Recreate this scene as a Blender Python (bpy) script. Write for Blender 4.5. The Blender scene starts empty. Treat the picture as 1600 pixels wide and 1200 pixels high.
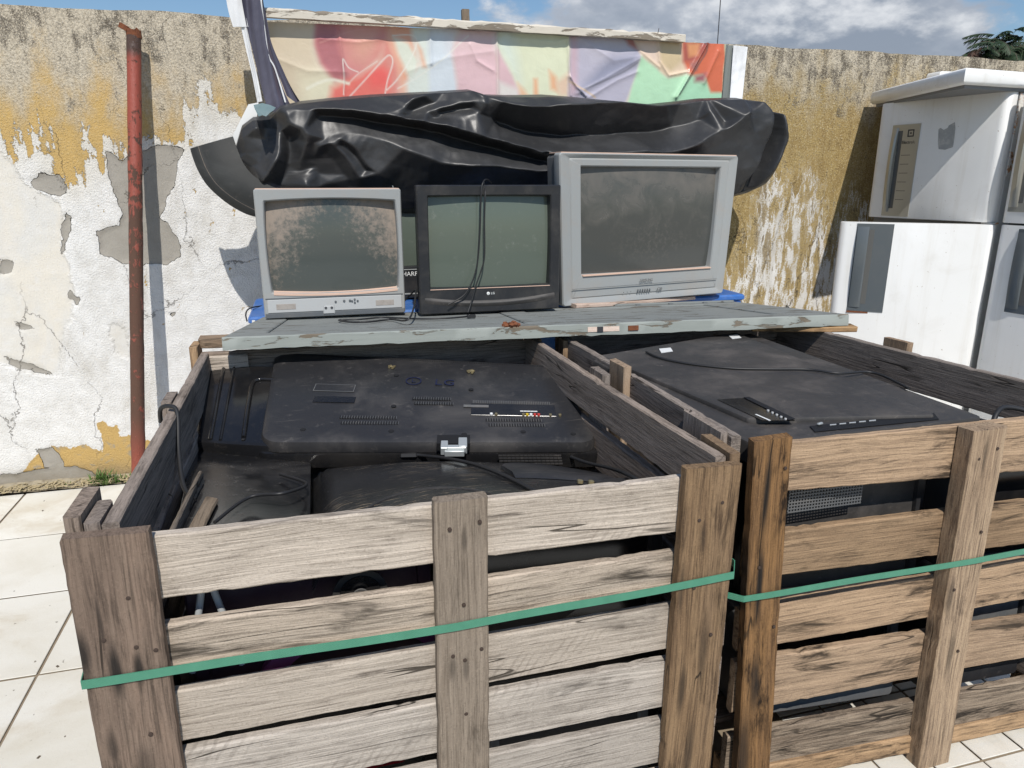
import bpy, bmesh, math, random
import numpy as np
from mathutils import Vector, Matrix
random.seed(7); rng = np.random.default_rng(7)
S = bpy.context.scene
COL = S.collection
R = math.radians
# ------------------------------------------------------------------ camera, light, world
CAMH = 1.4; PITCH = R(15.75); YAW = R(15.6); FPX = 1128.0
cd = bpy.data.cameras.new('camera'); cam = bpy.data.objects.new('camera', cd); COL.objects.link(cam)
cd.sensor_width = 36; cd.lens = FPX/1600*36; cd.clip_start = .02; cd.clip_end = 3000
cam.location = (0, 0, CAMH); cam.rotation_euler = (math.pi/2-PITCH, 0, -YAW)
S.camera = cam
SUN_EL = R(50); SUN_AZ = R(180+4.5)      # azimuth measured from +Y clockwise: sun stands behind the camera
sd = bpy.data.lights.new('sun', 'SUN'); sun = bpy.data.objects.new('sun', sd); COL.objects.link(sun)
sd.energy = 4.3; sd.angle = R(.53); sd.color = (1, .955, .89)
tosun = Vector((math.sin(SUN_AZ)*math.cos(SUN_EL), math.cos(SUN_AZ)*math.cos(SUN_EL), math.sin(SUN_EL)))
sun.rotation_euler = tosun.to_track_quat('Z', 'Y').to_euler()
S.view_settings.view_transform = 'Standard'; S.view_settings.look = 'None'
S.view_settings.exposure = 0; S.view_settings.gamma = 1
W = bpy.data.worlds.new('World'); S.world = W; W.use_nodes = True
wt = W.node_tree; wt.nodes.clear()

class NT:
    """small helper to write node trees"""
    def __init__(s, t): s.t = t
    def n(s, typ, ins=None, **kw):
        nd = s.t.nodes.new(typ)
        for k, v in kw.items(): setattr(nd, k, v)
        for k, v in (ins or {}).items(): s.put(nd.inputs[k], v)
        return nd
    def put(s, sock, v):
        if hasattr(v, 'is_output') or isinstance(v, bpy.types.NodeSocket): s.t.links.new(v, sock)
        else:
            if isinstance(v, (tuple, list)) and len(v) == 3 and sock.type == 'RGBA': v = (*v, 1)
            sock.default_value = v
    def m(s, op, a, b=0.0, c=0.0, clamp=False):
        nd = s.n('ShaderNodeMath', {0: a, 1: b, 2: c}, operation=op); nd.use_clamp = clamp; return nd.outputs[0]
    def mix(s, f, a, b, mode='MIX'):
        nd = s.n('ShaderNodeMix', data_type='RGBA', blend_type=mode)
        s.put(nd.inputs[0], f); s.put(nd.inputs[6], a); s.put(nd.inputs[7], b); return nd.outputs[2]
    def noise(s, vec, scale, detail=4, rough=.55, dist=0, w=None):
        nd = s.n('ShaderNodeTexNoise', {'Vector': vec, 'Scale': scale, 'Detail': detail, 'Roughness': rough, 'Distortion': dist},
                 noise_dimensions='4D' if w is not None else '3D')
        if w is not None: s.put(nd.inputs['W'], w)
        return nd.outputs[0]
    def ss(s, x, a, b):
        nd = s.n('ShaderNodeMapRange', {'Value': x, 'From Min': a, 'From Max': b}, interpolation_type='SMOOTHSTEP'); return nd.outputs[0]
    def mp(s, vec, scale=(1, 1, 1), loc=(0, 0, 0), rot=(0, 0, 0)):
        return s.n('ShaderNodeMapping', {'Vector': vec, 'Scale': scale, 'Location': loc, 'Rotation': rot}).outputs[0]
    def obj(s): return s.n('ShaderNodeTexCoord').outputs['Object']
    def rnd(s): return s.n('ShaderNodeObjectInfo').outputs['Random']
    def attr(s, name): return s.n('ShaderNodeAttribute', attribute_name=name)
    def bump(s, h, strength=.3, dist=.01):
        return s.n('ShaderNodeBump', {'Height': h, 'Strength': strength, 'Distance': dist}).outputs[0]
    def sep(s, v): return s.n('ShaderNodeSeparateXYZ', {0: v}).outputs

def newmat(name):
    m = bpy.data.materials.new(name); m.use_nodes = True
    t = m.node_tree; t.nodes.clear(); N = NT(t)
    out = N.n('ShaderNodeOutputMaterial'); bs = N.n('ShaderNodeBsdfPrincipled')
    t.links.new(bs.outputs[0], out.inputs[0]); return m, N, bs

# sky: physical sky with broken cumulus mixed in
N = NT(wt)
sky = N.n('ShaderNodeTexSky'); sky.sky_type = 'NISHITA'; sky.sun_disc = False
sky.sun_elevation = SUN_EL; sky.sun_rotation = SUN_AZ; sky.air_density = 1.2; sky.dust_density = .4; sky.ozone_density = 2.2
gen = N.n('ShaderNodeTexCoord').outputs['Generated']
cv = N.mp(gen, (1, 1, 2.0), (0.35, .1, .05))
n1 = N.noise(cv, 4.2, 10, .58, .1)
n2 = N.noise(N.mp(gen, (1, 1, 2.0), (.35, .1, .11)), 4.2, 7, .55, .1)
sx = N.sep(gen)
def blob(d, r):
    v = N.n('ShaderNodeVectorMath', {0: gen, 1: d}, operation='DOT_PRODUCT').outputs['Value']
    return N.ss(v, math.cos(r), 1.0)
def pxdir(x, y):
    F = np.array([math.sin(YAW)*math.cos(PITCH), math.cos(YAW)*math.cos(PITCH), -math.sin(PITCH)])
    Rr = np.array([math.cos(YAW), -math.sin(YAW), 0]); U = np.cross(Rr, F)
    return F+Rr*(x-800)/FPX+U*(600-y)/FPX
def ndir(x, y): d = pxdir(x, y); d = d/np.linalg.norm(d); return tuple(float(k) for k in d)
cov = N.m('ADD', n1, N.m('MULTIPLY', blob(ndir(1360, 75), .17), .16))
cov = N.m('ADD', cov, N.m('MULTIPLY', blob(ndir(960, 30), .26), .15))
cov = N.m('ADD', cov, N.m('MULTIPLY', blob(ndir(1130, 70), .2), .10))
cov = N.m('SUBTRACT', cov, N.m('MULTIPLY', blob(ndir(150, -60), .45), .22))
cmask = N.ss(cov, .545, .64)
cshade = N.ss(N.m('SUBTRACT', n1, n2), .00, .16)
ccol = N.mix(cshade, N.mix(N.ss(n1, .42, .62), (4.3, 4.6, 5.2), (2.6, 2.95, 3.6)), (7.4, 7.5, 7.7))
skyc = N.mix(1.0, sky.outputs[0], (.70, .80, .90), 'MULTIPLY')
final = N.mix(N.m('MULTIPLY', cmask, .9), skyc, ccol)
bg = N.n('ShaderNodeBackground', {'Color': final, 'Strength': .11})
wo = N.n('ShaderNodeOutputWorld'); wt.links.new(bg.outputs[0], wo.inputs[0])

# survey: a point of the place from its bearing and a known plane
def at(x, y, Y): d = pxdir(x, y); return Vector((0, 0, CAMH))+Vector(d)*(Y/d[1])
def atz(x, y, z): d = pxdir(x, y); return Vector((0, 0, CAMH))+Vector(d)*((z-CAMH)/d[2])
def atx(x, y, X): d = pxdir(x, y); return Vector((0, 0, CAMH))+Vector(d)*(X/d[0])

# ------------------------------------------------------------------ object helpers
PM = {}      # parent matrices
def world(o): return PM.get(o.name, Matrix())
def empty(name, loc, rot=(0, 0, 0)):
    o = bpy.data.objects.new(name, None); COL.objects.link(o); o.empty_display_size = .1
    o.location = loc; o.rotation_euler = rot
    from mathutils import Euler
    PM[o.name] = Matrix.Translation(Vector(loc)) @ Euler(rot).to_matrix().to_4x4()
    return o
def tag(o, label=None, cat=None, group=None, kind=None):
    if label: o['label'] = label
    if cat: o['category'] = cat
    if group: o['group'] = group
    if kind: o['kind'] = kind
    return o
def thing(name, loc, label, cat, group=None, rot=(0, 0, 0)): return tag(empty(name, loc, rot), label, cat, group)
def mk(name, verts, faces, mat, parent=None, M=None, smooth=None, local=False):
    """verts in world coordinates unless local; M places local verts in the world"""
    me = bpy.data.meshes.new(name); me.from_pydata([tuple(v) for v in verts], [], faces); me.validate(); me.update()
    if smooth is not None:
        me.polygons.foreach_set('use_smooth', [True]*len(me.polygons))
        if smooth < 180: me.set_sharp_from_angle(angle=R(smooth))
    o = bpy.data.objects.new(name, me); COL.objects.link(o)
    for k in (mat if isinstance(mat, list) else [mat]): me.materials.append(k)
    Mw = M if M is not None else Matrix()
    if parent is not None:
        o.parent = parent
        if local: o.matrix_local = Mw; PM[o.name] = world(parent) @ Mw
        else: o.matrix_local = world(parent).inverted() @ Mw; PM[o.name] = Mw
    else: o.matrix_world = Mw; PM[o.name] = Mw
    return o
def inst(src, name, parent, M, mat=None, local=False):
    o = bpy.data.objects.new(name, src.data); COL.objects.link(o)
    if parent is not None:
        o.parent = parent; o.matrix_local = M if local else world(parent).inverted() @ M
        PM[o.name] = world(parent) @ M if local else M
    else: o.matrix_world = M; PM[o.name] = M
    return o
def frame(p, x, y=None, z=None):
    """matrix from origin and x axis plus a rough y axis"""
    x = Vector(x).normalized(); y = Vector(y); y = (y-x*y.dot(x)).normalized(); z = x.cross(y)
    return Matrix(((x.x, y.x, z.x, p[0]), (x.y, y.y, z.y, p[1]), (x.z, y.z, z.z, p[2]), (0, 0, 0, 1)))
class MB:
    def __init__(s): s.v = []; s.f = []
    def add(s, v, f):
        b = len(s.v); s.v += [tuple(k) for k in v]; s.f += [tuple(i+b for i in q) for q in f]; return s
    def box(s, a, b, M=None, c=0):
        x0, y0, z0 = a; x1, y1, z1 = b
        if c:
            v = []
            for z, k in ((z0, c), (z0+c, 0), (z1-c, 0), (z1, c)):
                for sx_, sy_, kk in ((0, 0, 0),): pass
                v += [(x0+k+c, y0+k, z), (x1-k-c, y0+k, z), (x1-k, y0+k+c, z), (x1-k, y1-k-c, z), (x1-k-c, y1-k, z), (x0+k+c, y1-k, z), (x0+k, y1-k-c, z), (x0+k, y0+k+c, z)]
            f = [tuple(range(7, -1, -1)), tuple(range(24, 32))]
            for r in range(3):
                for i in range(8): f.append((r*8+i, r*8+(i+1) % 8, r*8+8+(i+1) % 8, r*8+8+i))
        else:
            v = [(x0, y0, z0), (x1, y0, z0), (x1, y1, z0), (x0, y1, z0), (x0, y0, z1), (x1, y0, z1), (x1, y1, z1), (x0, y1, z1)]
            f = [(3, 2, 1, 0), (4, 5, 6, 7), (0, 1, 5, 4), (1, 2, 6, 5), (2, 3, 7, 6), (3, 0, 4, 7)]
        if M is not None: v = [M @ Vector(k) for k in v]
        return s.add(v, f)
    def loft(s, loops, cap0=False, cap1=False, closed=True):
        n = len(loops[0]); v = [p for l in loops for p in l]; f = []
        for r in range(len(loops)-1):
            for i in range(n if closed else n-1): f.append((r*n+i, r*n+(i+1) % n, (r+1)*n+(i+1) % n, (r+1)*n+i))
        if cap0: f.append(tuple(range(n-1, -1, -1)))
        if cap1: f.append(tuple(range((len(loops)-1)*n, len(loops)*n)))
        return s.add(v, f)
    def tube(s, pts, r, n=8, cap=True):
        pts = [Vector(p) for p in pts]; loops = []; up = None
        for i, p in enumerate(pts):
            d = (pts[min(i+1, len(pts)-1)]-pts[max(i-1, 0)]).normalized()
            if up is None: up = d.orthogonal().normalized()
            up = (up-d*up.dot(d)).normalized(); w = d.cross(up)
            rr = r[i] if isinstance(r, (list, tuple)) else r
            loops.append([p+up*math.cos(2*math.pi*k/n)*rr+w*math.sin(2*math.pi*k/n)*rr for k in range(n)])
        return s.loft(loops, cap, cap)
    def build(s, name, mat, parent=None, M=None, smooth=None, local=False): return mk(name, s.v, s.f, mat, parent, M, smooth, local)
def spline(pts, k=8):
    pts = [Vector(p) for p in pts]; P = [pts[0]]+pts+[pts[-1]]; out = []
    for i in range(1, len(P)-2):
        for j in range(k):
            t = j/k; a, b, c, d = P[i-1], P[i], P[i+1], P[i+2]
            out.append(.5*((2*b)+(c-a)*t+(2*a-5*b+4*c-d)*t*t+(3*b-a-3*c+d)*t**3))
    out.append(pts[-1]); return out
def rrect(w, h, r, y, cx=0, cz=0, n=5, bulge=0, bz=0, per=6):
    """rounded rectangle loop in the XZ plane, counter-clockwise; sides bowed out by bulge / bz"""
    pts = []
    cor = [(cx+w/2-r, cz-h/2+r, -90), (cx+w/2-r, cz+h/2-r, 0), (cx-w/2+r, cz+h/2-r, 90), (cx-w/2+r, cz-h/2+r, 180)]
    for ci in range(4):
        x, z, a0 = cor[ci]
        arc = [(x+r*math.cos(R(a0+90*k/n)), z+r*math.sin(R(a0+90*k/n))) for k in range(n+1)]
        pts += arc
        nx, nz, na = cor[(ci+1) % 4]; q = (nx+r*math.cos(R(na)), nz+r*math.sin(R(na)))
        for k in range(1, per): t = k/per; pts.append((arc[-1][0]*(1-t)+q[0]*t, arc[-1][1]*(1-t)+q[1]*t))
    out = []
    for x, z in pts:
        u = (x-cx)/(w/2); v = (z-cz)/(h/2)
        x2 = x+bulge*u*(1-v*v); z2 = z+bz*v*(1-u*u)
        out.append((x2, y, z2))
    return out
def text_mesh(body, size, depth=.0006, spacing=1.0):
    cu = bpy.data.curves.new('t', 'FONT'); cu.body = body; cu.size = size; cu.extrude = depth; cu.align_x = 'CENTER'; cu.align_y = 'CENTER'
    cu.space_character = spacing; cu.resolution_u = 3
    ob = bpy.data.objects.new('t', cu); COL.objects.link(ob)
    dg = bpy.context.evaluated_depsgraph_get(); me = bpy.data.meshes.new_from_object(ob.evaluated_get(dg))
    bpy.data.objects.remove(ob); bpy.data.curves.remove(cu); return me
def put_text(name, body, size, mat, parent, M, local=True, depth=.0006, spacing=1.0, bold=0):
    me = text_mesh(body, size, depth, spacing); me.materials.clear(); me.materials.append(mat)
    o = bpy.data.objects.new(name, me); COL.objects.link(o); o.parent = parent
    o.matrix_local = M if local else world(parent).inverted() @ M
    return o
# value noise on numpy arrays
_T = rng.random((256, 256))
def vnoise(x, y):
    xi = np.floor(x).astype(int); yi = np.floor(y).astype(int); fx = x-xi; fy = y-yi
    fx = fx*fx*(3-2*fx); fy = fy*fy*(3-2*fy); g = lambda a, b: _T[a % 256, b % 256]
    return (g(xi, yi)*(1-fx)+g(xi+1, yi)*fx)*(1-fy)+(g(xi, yi+1)*(1-fx)+g(xi+1, yi+1)*fx)*fy
def fbm(x, y, o=4):
    s = 0; a = .5
    for k in range(o): s = s+a*vnoise(x*2**k+k*17.3, y*2**k+k*5.1); a *= .5
    return s
def sdpoly(px, py, poly):
    """signed distance, positive inside"""
    d = np.full(px.shape, 1e9); ins = np.zeros(px.shape, bool); n = len(poly)
    for i in range(n):
        ax, ay = poly[i]; bx, by = poly[(i+1) % n]; ex, ey = bx-ax, by-ay
        t = np.clip(((px-ax)*ex+(py-ay)*ey)/(ex*ex+ey*ey+1e-12), 0, 1)
        d = np.minimum(d, np.hypot(px-ax-t*ex, py-ay-t*ey))
        c = ((ay > py) != (by > py)) & (px < (bx-ax)*(py-ay)/((by-ay)+1e-12)+ax); ins ^= c
    return np.where(ins, d, -d)
def segd(px, py, line):
    d = np.full(px.shape, 1e9); tt = np.zeros(px.shape); sg = np.zeros(px.shape); n = len(line)-1
    for i in range(n):
        ax, ay = line[i]; bx, by = line[i+1]; ex, ey = bx-ax, by-ay
        t = np.clip(((px-ax)*ex+(py-ay)*ey)/(ex*ex+ey*ey+1e-12), 0, 1)
        dd = np.hypot(px-ax-t*ex, py-ay-t*ey); k = dd < d
        sg = np.where(k, np.sign(ex*(py-ay)-ey*(px-ax)), sg); tt = np.where(k, (i+t)/n, tt); d = np.where(k, dd, d)
    return d, tt, sg     # sg > 0: left of the line's direction
def gridfaces(nu, nv): return [(j*nu+i, j*nu+i+1, (j+1)*nu+i+1, (j+1)*nu+i) for j in range(nv-1) for i in range(nu-1)]

# ------------------------------------------------------------------ materials
def wood(name, light, mid, dark, stain=.35, streak=1.0, saw=0.0, rough=.8, warm=None, spots=()):
    m, N, b = newmat(name); o = N.obj(); r = N.m('MULTIPLY', N.rnd(), 37.0)
    warp = N.noise(N.mp(o, (1.5, 7, 7)), 1.0, 3, .5, w=r)
    v = N.n('ShaderNodeVectorMath', {0: o, 1: N.n('ShaderNodeCombineXYZ', {'Y': N.m('MULTIPLY', warp, .05)}).outputs[0]}, operation='ADD').outputs[0]
    g1 = N.noise(N.mp(v, (5, 120, 60)), 1.0, 6, .65, .3, w=r)
    g2 = N.noise(N.mp(v, (14, 420, 200)), 1.0, 3, .6, 0, w=r)
    big = N.noise(N.mp(v, (2.2, 11, 11)), 1.0, 4, .6, .6, w=N.m('ADD', r, 5.0))
    blot = N.noise(N.mp(v, (3.5, 26, 20)), 1.0, 5, .7, .8, w=N.m('ADD', r, 11.0))
    rings = N.n('ShaderNodeTexWave', {'Vector': N.mp(v, (1.0, 17, 9)), 'Scale': 1.1, 'Distortion': 7.0, 'Detail': 3.0, 'Detail Scale': .7}, bands_direction='Y').outputs[0]
    fib = N.noise(N.mp(v, (7, 260, 120)), 1.0, 5, .7, w=N.m('ADD', r, 3.0))
    c = N.mix(N.ss(N.m('ADD', N.m('MULTIPLY', g1, .35), N.m('MULTIPLY', big, .65)), .36, .62), mid, light)
    c = N.mix(N.m('MULTIPLY', N.ss(big, .45, .75), .65), c, warm or mid)
    c = N.mix(N.m('MULTIPLY', N.ss(rings, .55, 1.0), .13*streak), c, dark)
    c = N.mix(N.m('MULTIPLY', N.ss(fib, .47, .66), .62*streak), c, dark)
    c = N.mix(N.m('MULTIPLY', N.ss(g2, .52, .68), .45*streak), c, dark)
    c = N.mix(N.m('MULTIPLY', N.ss(fib, .44, .34), .35), c, tuple(min(.8, k*1.3) for k in light))
    gr_n = N.noise(o, 260, 3, .7); c = N.mix(N.m('MULTIPLY', N.ss(gr_n, .56, .68), .35), c, dark)
    c = N.mix(N.m('MULTIPLY', N.ss(gr_n, .42, .34), .25), c, tuple(min(.85, k*1.35) for k in light))
    smd = N.noise(N.mp(v, (6, 16, 16)), 1.0, 5, .62, 1.2, w=N.m('ADD', r, 21.0))
    c = N.mix(N.m('MULTIPLY', N.m('MULTIPLY', N.ss(smd, .52, .70), .5+.3*stain), N.ss(fib, .36, .60)), c, tuple(k*.6 for k in dark))
    c = N.mix(N.m('MULTIPLY', N.ss(blot, .60-.12*stain, .74-.12*stain), min(1, stain*1.5)), c, tuple(k*.35 for k in dark))
    ck = N.noise(N.mp(v, (1.1, 19, 12)), 1.0, 2, .5, .3, w=N.m('ADD', r, 31.0)); ckm = N.m('MULTIPLY', N.ss(N.m('ABSOLUTE', N.m('SUBTRACT', ck, .5)), .006, .001), N.ss(N.noise(N.mp(o, (3, 3, 3)), 1.0, 2, .5, w=r), .50, .56))
    c = N.mix(N.m('MULTIPLY', ckm, .85), c, (.02, .015, .01))
    kn = N.n('ShaderNodeTexVoronoi', {'Vector': N.mp(v, (2.3, 7, 7)), 'Scale': 1.0, 'W': r, 'Randomness': 1.0}, voronoi_dimensions='4D').outputs['Distance']
    c = N.mix(N.m('MULTIPLY', N.ss(kn, .17, .05), .7), c, tuple(k*.5 for k in dark))
    if saw:
        a = N.n('ShaderNodeTexWave', {'Vector': N.mp(o, (1, .6, 1), rot=(0, 0, .9)), 'Scale': 26.0, 'Distortion': 5.0, 'Detail': 3.0}, bands_direction='X').outputs[0]
        pat = N.ss(N.noise(N.mp(o, (3, 9, 6)), 1.0, 3, .5, w=r), .53, .66)
        c = N.mix(N.m('MULTIPLY', N.m('MULTIPLY', N.ss(a, .55, 1), pat), saw), c, dark)
    for sx_, sy_, sl, sw_, so in spots:      # nail-rust streaks: start, length, width, depth of tone
        q = N.n('ShaderNodeVectorMath', {0: N.mp(v, (1/sl, 1/sw_, 0), (-(sx_+sl*.7)/sl, -sy_/sw_, 0))}, operation='LENGTH').outputs['Value']
        q = N.m('ADD', q, N.m('MULTIPLY', N.m('SUBTRACT', fib, .5), 1.2)); c = N.mix(N.m('MULTIPLY', N.ss(q, 1.15, .25), so), c, (.018, .015, .013))
    hsv = N.n('ShaderNodeHueSaturation', {'Color': c, 'Value': N.m('ADD', .80, N.m('MULTIPLY', N.rnd(), .36)), 'Saturation': N.m('ADD', .85, N.m('MULTIPLY', N.m('FRACT', N.m('MULTIPLY', N.rnd(), 7.7)), .35))}).outputs[0]
    N.put(b.inputs['Base Color'], hsv); N.put(b.inputs['Roughness'], rough); b.inputs['Specular IOR Level'].default_value = .25
    h = N.m('ADD', N.m('MULTIPLY', fib, .8), N.m('ADD', N.m('MULTIPLY', g2, .5), N.m('ADD', N.m('MULTIPLY', blot, -.35), N.m('MULTIPLY', ckm, -1.0))))
    N.put(b.inputs['Normal'], N.bump(h, .8, .0035)); return m
M = {}
M['wgrey'] = wood('weathered_grey_wood', (.51, .45, .385), (.38, .332, .28), (.13, .105, .085), .42, .8, .30)
M['wgrey2'] = wood('stained_grey_wood', (.58, .50, .42), (.43, .365, .30), (.10, .082, .065), .55, 1.1)
M['wbrown'] = wood('brown_post_wood', (.22, .155, .11), (.155, .105, .075), (.06, .042, .03), .42, 1.0, warm=(.24, .14, .09), spots=((.10, .0, .05, .004, .7), (.155, -.028, .05, .012, .9), (.185, .010, .06, .011, .95), (.205, .040, .035, .009, .9), (.335, -.012, .04, .010, .6), (.375, .03, .05, .014, .5)))
M['wpost'] = wood('grey_brown_post_wood', (.25, .205, .16), (.19, .15, .112), (.08, .062, .046), .30, 1.0, spots=((.05, .026, .03, .006, .5), (.295, .0, .03, .008, .5), (.30, .022, .03, .007, .5)))
M['wrpost'] = wood('streaked_corner_wood', (.30, .215, .14), (.17, .115, .075), (.06, .04, .028), .45, 1.2, warm=(.14, .1, .075), spots=((.11, .012, .04, .010, .5), (.19, -.025, .07, .006, .6), (.33, .03, .09, .012, .6), (.42, -.01, .07, .009, .7), (.55, .02, .09, .012, .6)))
M['worange'] = wood('orange_brown_wood', (.28, .17, .09), (.17, .105, .062), (.05, .03, .018), .75, 1.2, warm=(.15, .09, .05), spots=((.03, .018, .12, .010, .95), (.22, -.015, .14, .009, 1), (.24, .018, .12, .009, 1), (.13, -.035, .12, .006, .8), (.42, -.02, .12, .016, .9), (.50, .02, .10, .014, .8), (.66, .0, .14, .02, .8)))
M['wtan'] = wood('tan_wood', (.44, .305, .19), (.29, .195, .12), (.085, .058, .038), .62, .9, .2)
M['wtandark'] = wood('dirty_tan_wood', (.34, .26, .18), (.17, .12, .08), (.05, .036, .026), .65, 1.3)
M['wknee'] = wood('pale_thick_wood', (.40, .29, .185), (.27, .185, .115), (.09, .06, .042), .42, 1.2, spots=((.02, .02, .06, .006, .6), (.36, -.01, .06, .012, .6), (.5, .02, .08, .012, .6)))
M['wdark'] = wood('old_dark_wood', (.33, .275, .235), (.21, .17, .14), (.07, .055, .045), .4, 1.0)

def plastic(name, col, rough=.45, dust=0.0, dustcol=(.30, .26, .21), scratch=.0, spec=.5, bumpy=.0, dscale=6):
    m, N, b = newmat(name); o = N.obj()
    c = col; n = N.noise(o, dscale, 6, .65, .4); n3 = N.noise(o, dscale*9, 5, .7)
    f = N.m('MULTIPLY', N.m('ADD', N.ss(n, .42, .75), N.m('MULTIPLY', N.ss(n3, .58, .72), .8)), dust, clamp=True)
    c = N.mix(f, col, dustcol)
    if scratch:
        sc = N.noise(N.mp(o, (8, 260, 8), rot=(0, 0, .35)), 1.0, 3, .6); c = N.mix(N.m('MULTIPLY', N.ss(sc, .66, .74), scratch), c, dustcol)
    N.put(b.inputs['Base Color'], c)
    N.put(b.inputs['Roughness'], N.m('ADD', rough, N.m('MULTIPLY', f, .45), clamp=True))
    b.inputs['Specular IOR Level'].default_value = spec
    if bumpy: N.put(b.inputs['Normal'], N.bump(N.m('ADD', n3, N.m('MULTIPLY', n, 2.0)), bumpy, .002))
    return m
M['blackp'] = plastic('dusty_black_plastic', (.022, .022, .024), .38, .22, (.22, .2, .18), scratch=.4, bumpy=.15, dscale=4)
M['blackg'] = plastic('gloss_black_plastic', (.010, .010, .011), .16, .05, bumpy=.03)
M['blackm'] = plastic('matt_black_plastic', (.036, .034, .033), .52, .50, (.15, .13, .115), scratch=.5, bumpy=.25, dscale=5)
M['blackd'] = plastic('black_void_plastic', (.006, .006, .007), .7)
M['blacktv'] = plastic('black_tv_bezel', (.018, .019, .022), .35, .10, bumpy=.1, dscale=8)
M['silver'] = plastic('silver_tv_plastic', (.30, .315, .315), .42, .35, (.33, .28, .235), dscale=7, bumpy=.08, scratch=.25)
M['silverl'] = plastic('light_silver_panel', (.42, .43, .43), .45, .2, (.36, .31, .26))
M['silverd'] = plastic('dark_silver_base', (.10, .11, .12), .45, .2)
M['dustytop'] = plastic('dust_covered_ledge', (.60, .42, .33), .9, .6, (.50, .38, .30), dscale=14)
M['grille'] = plastic('perforated_grille', (.34, .31, .28), .8, .5, (.22, .19, .17), dscale=80)
M['metal'] = plastic('galvanised_bracket', (.50, .53, .53), .4, .15, (.25, .22, .2)); M['metal'].node_tree.nodes['Principled BSDF'].inputs['Metallic'].default_value = .5
M['cable'] = plastic('black_cable_rubber', (.018, .018, .019), .5)
M['white'] = plastic('white_label_plastic', (.72, .73, .72), .5)
M['fwhite'] = plastic('white_fridge_enamel', (.80, .80, .78), .24, .16, (.60, .55, .46), dscale=4, bumpy=.03, scratch=.12)
M['fside'] = plastic('grey_fridge_side', (.36, .39, .40), .35, .2, (.3, .28, .25))
M['fdark'] = plastic('grey_fridge_seal', (.16, .165, .17), .6, .2)
M['champ'] = plastic('champagne_handle_plate', (.42, .41, .36), .28, .1); M['champ'].node_tree.nodes['Principled BSDF'].inputs['Metallic'].default_value = .4
M['greyplate'] = plastic('dark_grey_handle_plate', (.10, .115, .125), .2, .06)
M['recess'] = plastic('handle_recess', (.10, .10, .095), .45)
M['residue'] = plastic('torn_sticker_residue', (.33, .34, .34), .85, .9, (.55, .53, .50), dscale=30)
M['ink'] = plastic('dark_print', (.03, .03, .035), .6)
M['inkgrey'] = plastic('grey_print', (.13, .13, .13), .6)
M['inkblue'] = plastic('dark_blue_print', (.012, .015, .045), .4)
M['blue'] = plastic('blue_cabinet_paint', (.03, .13, .42), .4, .18, (.45, .5, .55), dscale=12)
M['purple'] = plastic('dark_purple_plastic', (.035, .014, .028), .5, .1)
M['magenta'] = plastic('magenta_plastic', (.24, .065, .17), .35, .12)
M['red'] = plastic('red_plastic', (.45, .02, .03), .35)
M['greyp'] = plastic('light_grey_plastic', (.42, .44, .45), .45, .2)
M['greym'] = plastic('mid_grey_plastic', (.10, .105, .11), .5, .3)
M['yellow'] = plastic('yellow_socket', (.6, .42, .03), .4); M['redsock'] = plastic('red_socket', (.5, .05, .04), .4)
M['gold'] = plastic('gilt_connector', (.55, .45, .25), .3); M['gold'].node_tree.nodes['Principled BSDF'].inputs['Metallic'].default_value = .8
M['teal'] = plastic('teal_cloth', (.15, .23, .24), .4)
M['paleboard'] = wood('pale_pink_board', (.68, .55, .47), (.58, .46, .39), (.28, .18, .12), .25, .4)
M['leafd'] = plastic('dark_leaf', (.022, .045, .016), .6, .3, (.05, .08, .03), dscale=2)
M['leafr'] = plastic('dry_brown_leaf', (.07, .035, .022), .8)
M['bark'] = plastic('bark', (.09, .07, .05), .9, .5, (.16, .13, .1))
M['grass'] = plastic('weed_green', (.07, .14, .025), .6, .3, (.16, .17, .06), dscale=30)
M['straw'] = plastic('dry_straw', (.40, .33, .20), .9)

def strapmat():
    m, N, b = newmat('green_strapping'); o = N.obj()
    n = N.noise(N.mp(o, (30, 400, 30)), 1.0, 3, .6); N.put(b.inputs['Base Color'], N.mix(n, (.045, .19, .12), (.085, .28, .185)))
    b.inputs['Roughness'].default_value = .38
    w = N.n('ShaderNodeTexWave', {'Vector': o, 'Scale': 160.0}, bands_direction='DIAGONAL').outputs[0]
    N.put(b.inputs['Normal'], N.bump(w, .25, .001)); return m
M['strap'] = strapmat()

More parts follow.
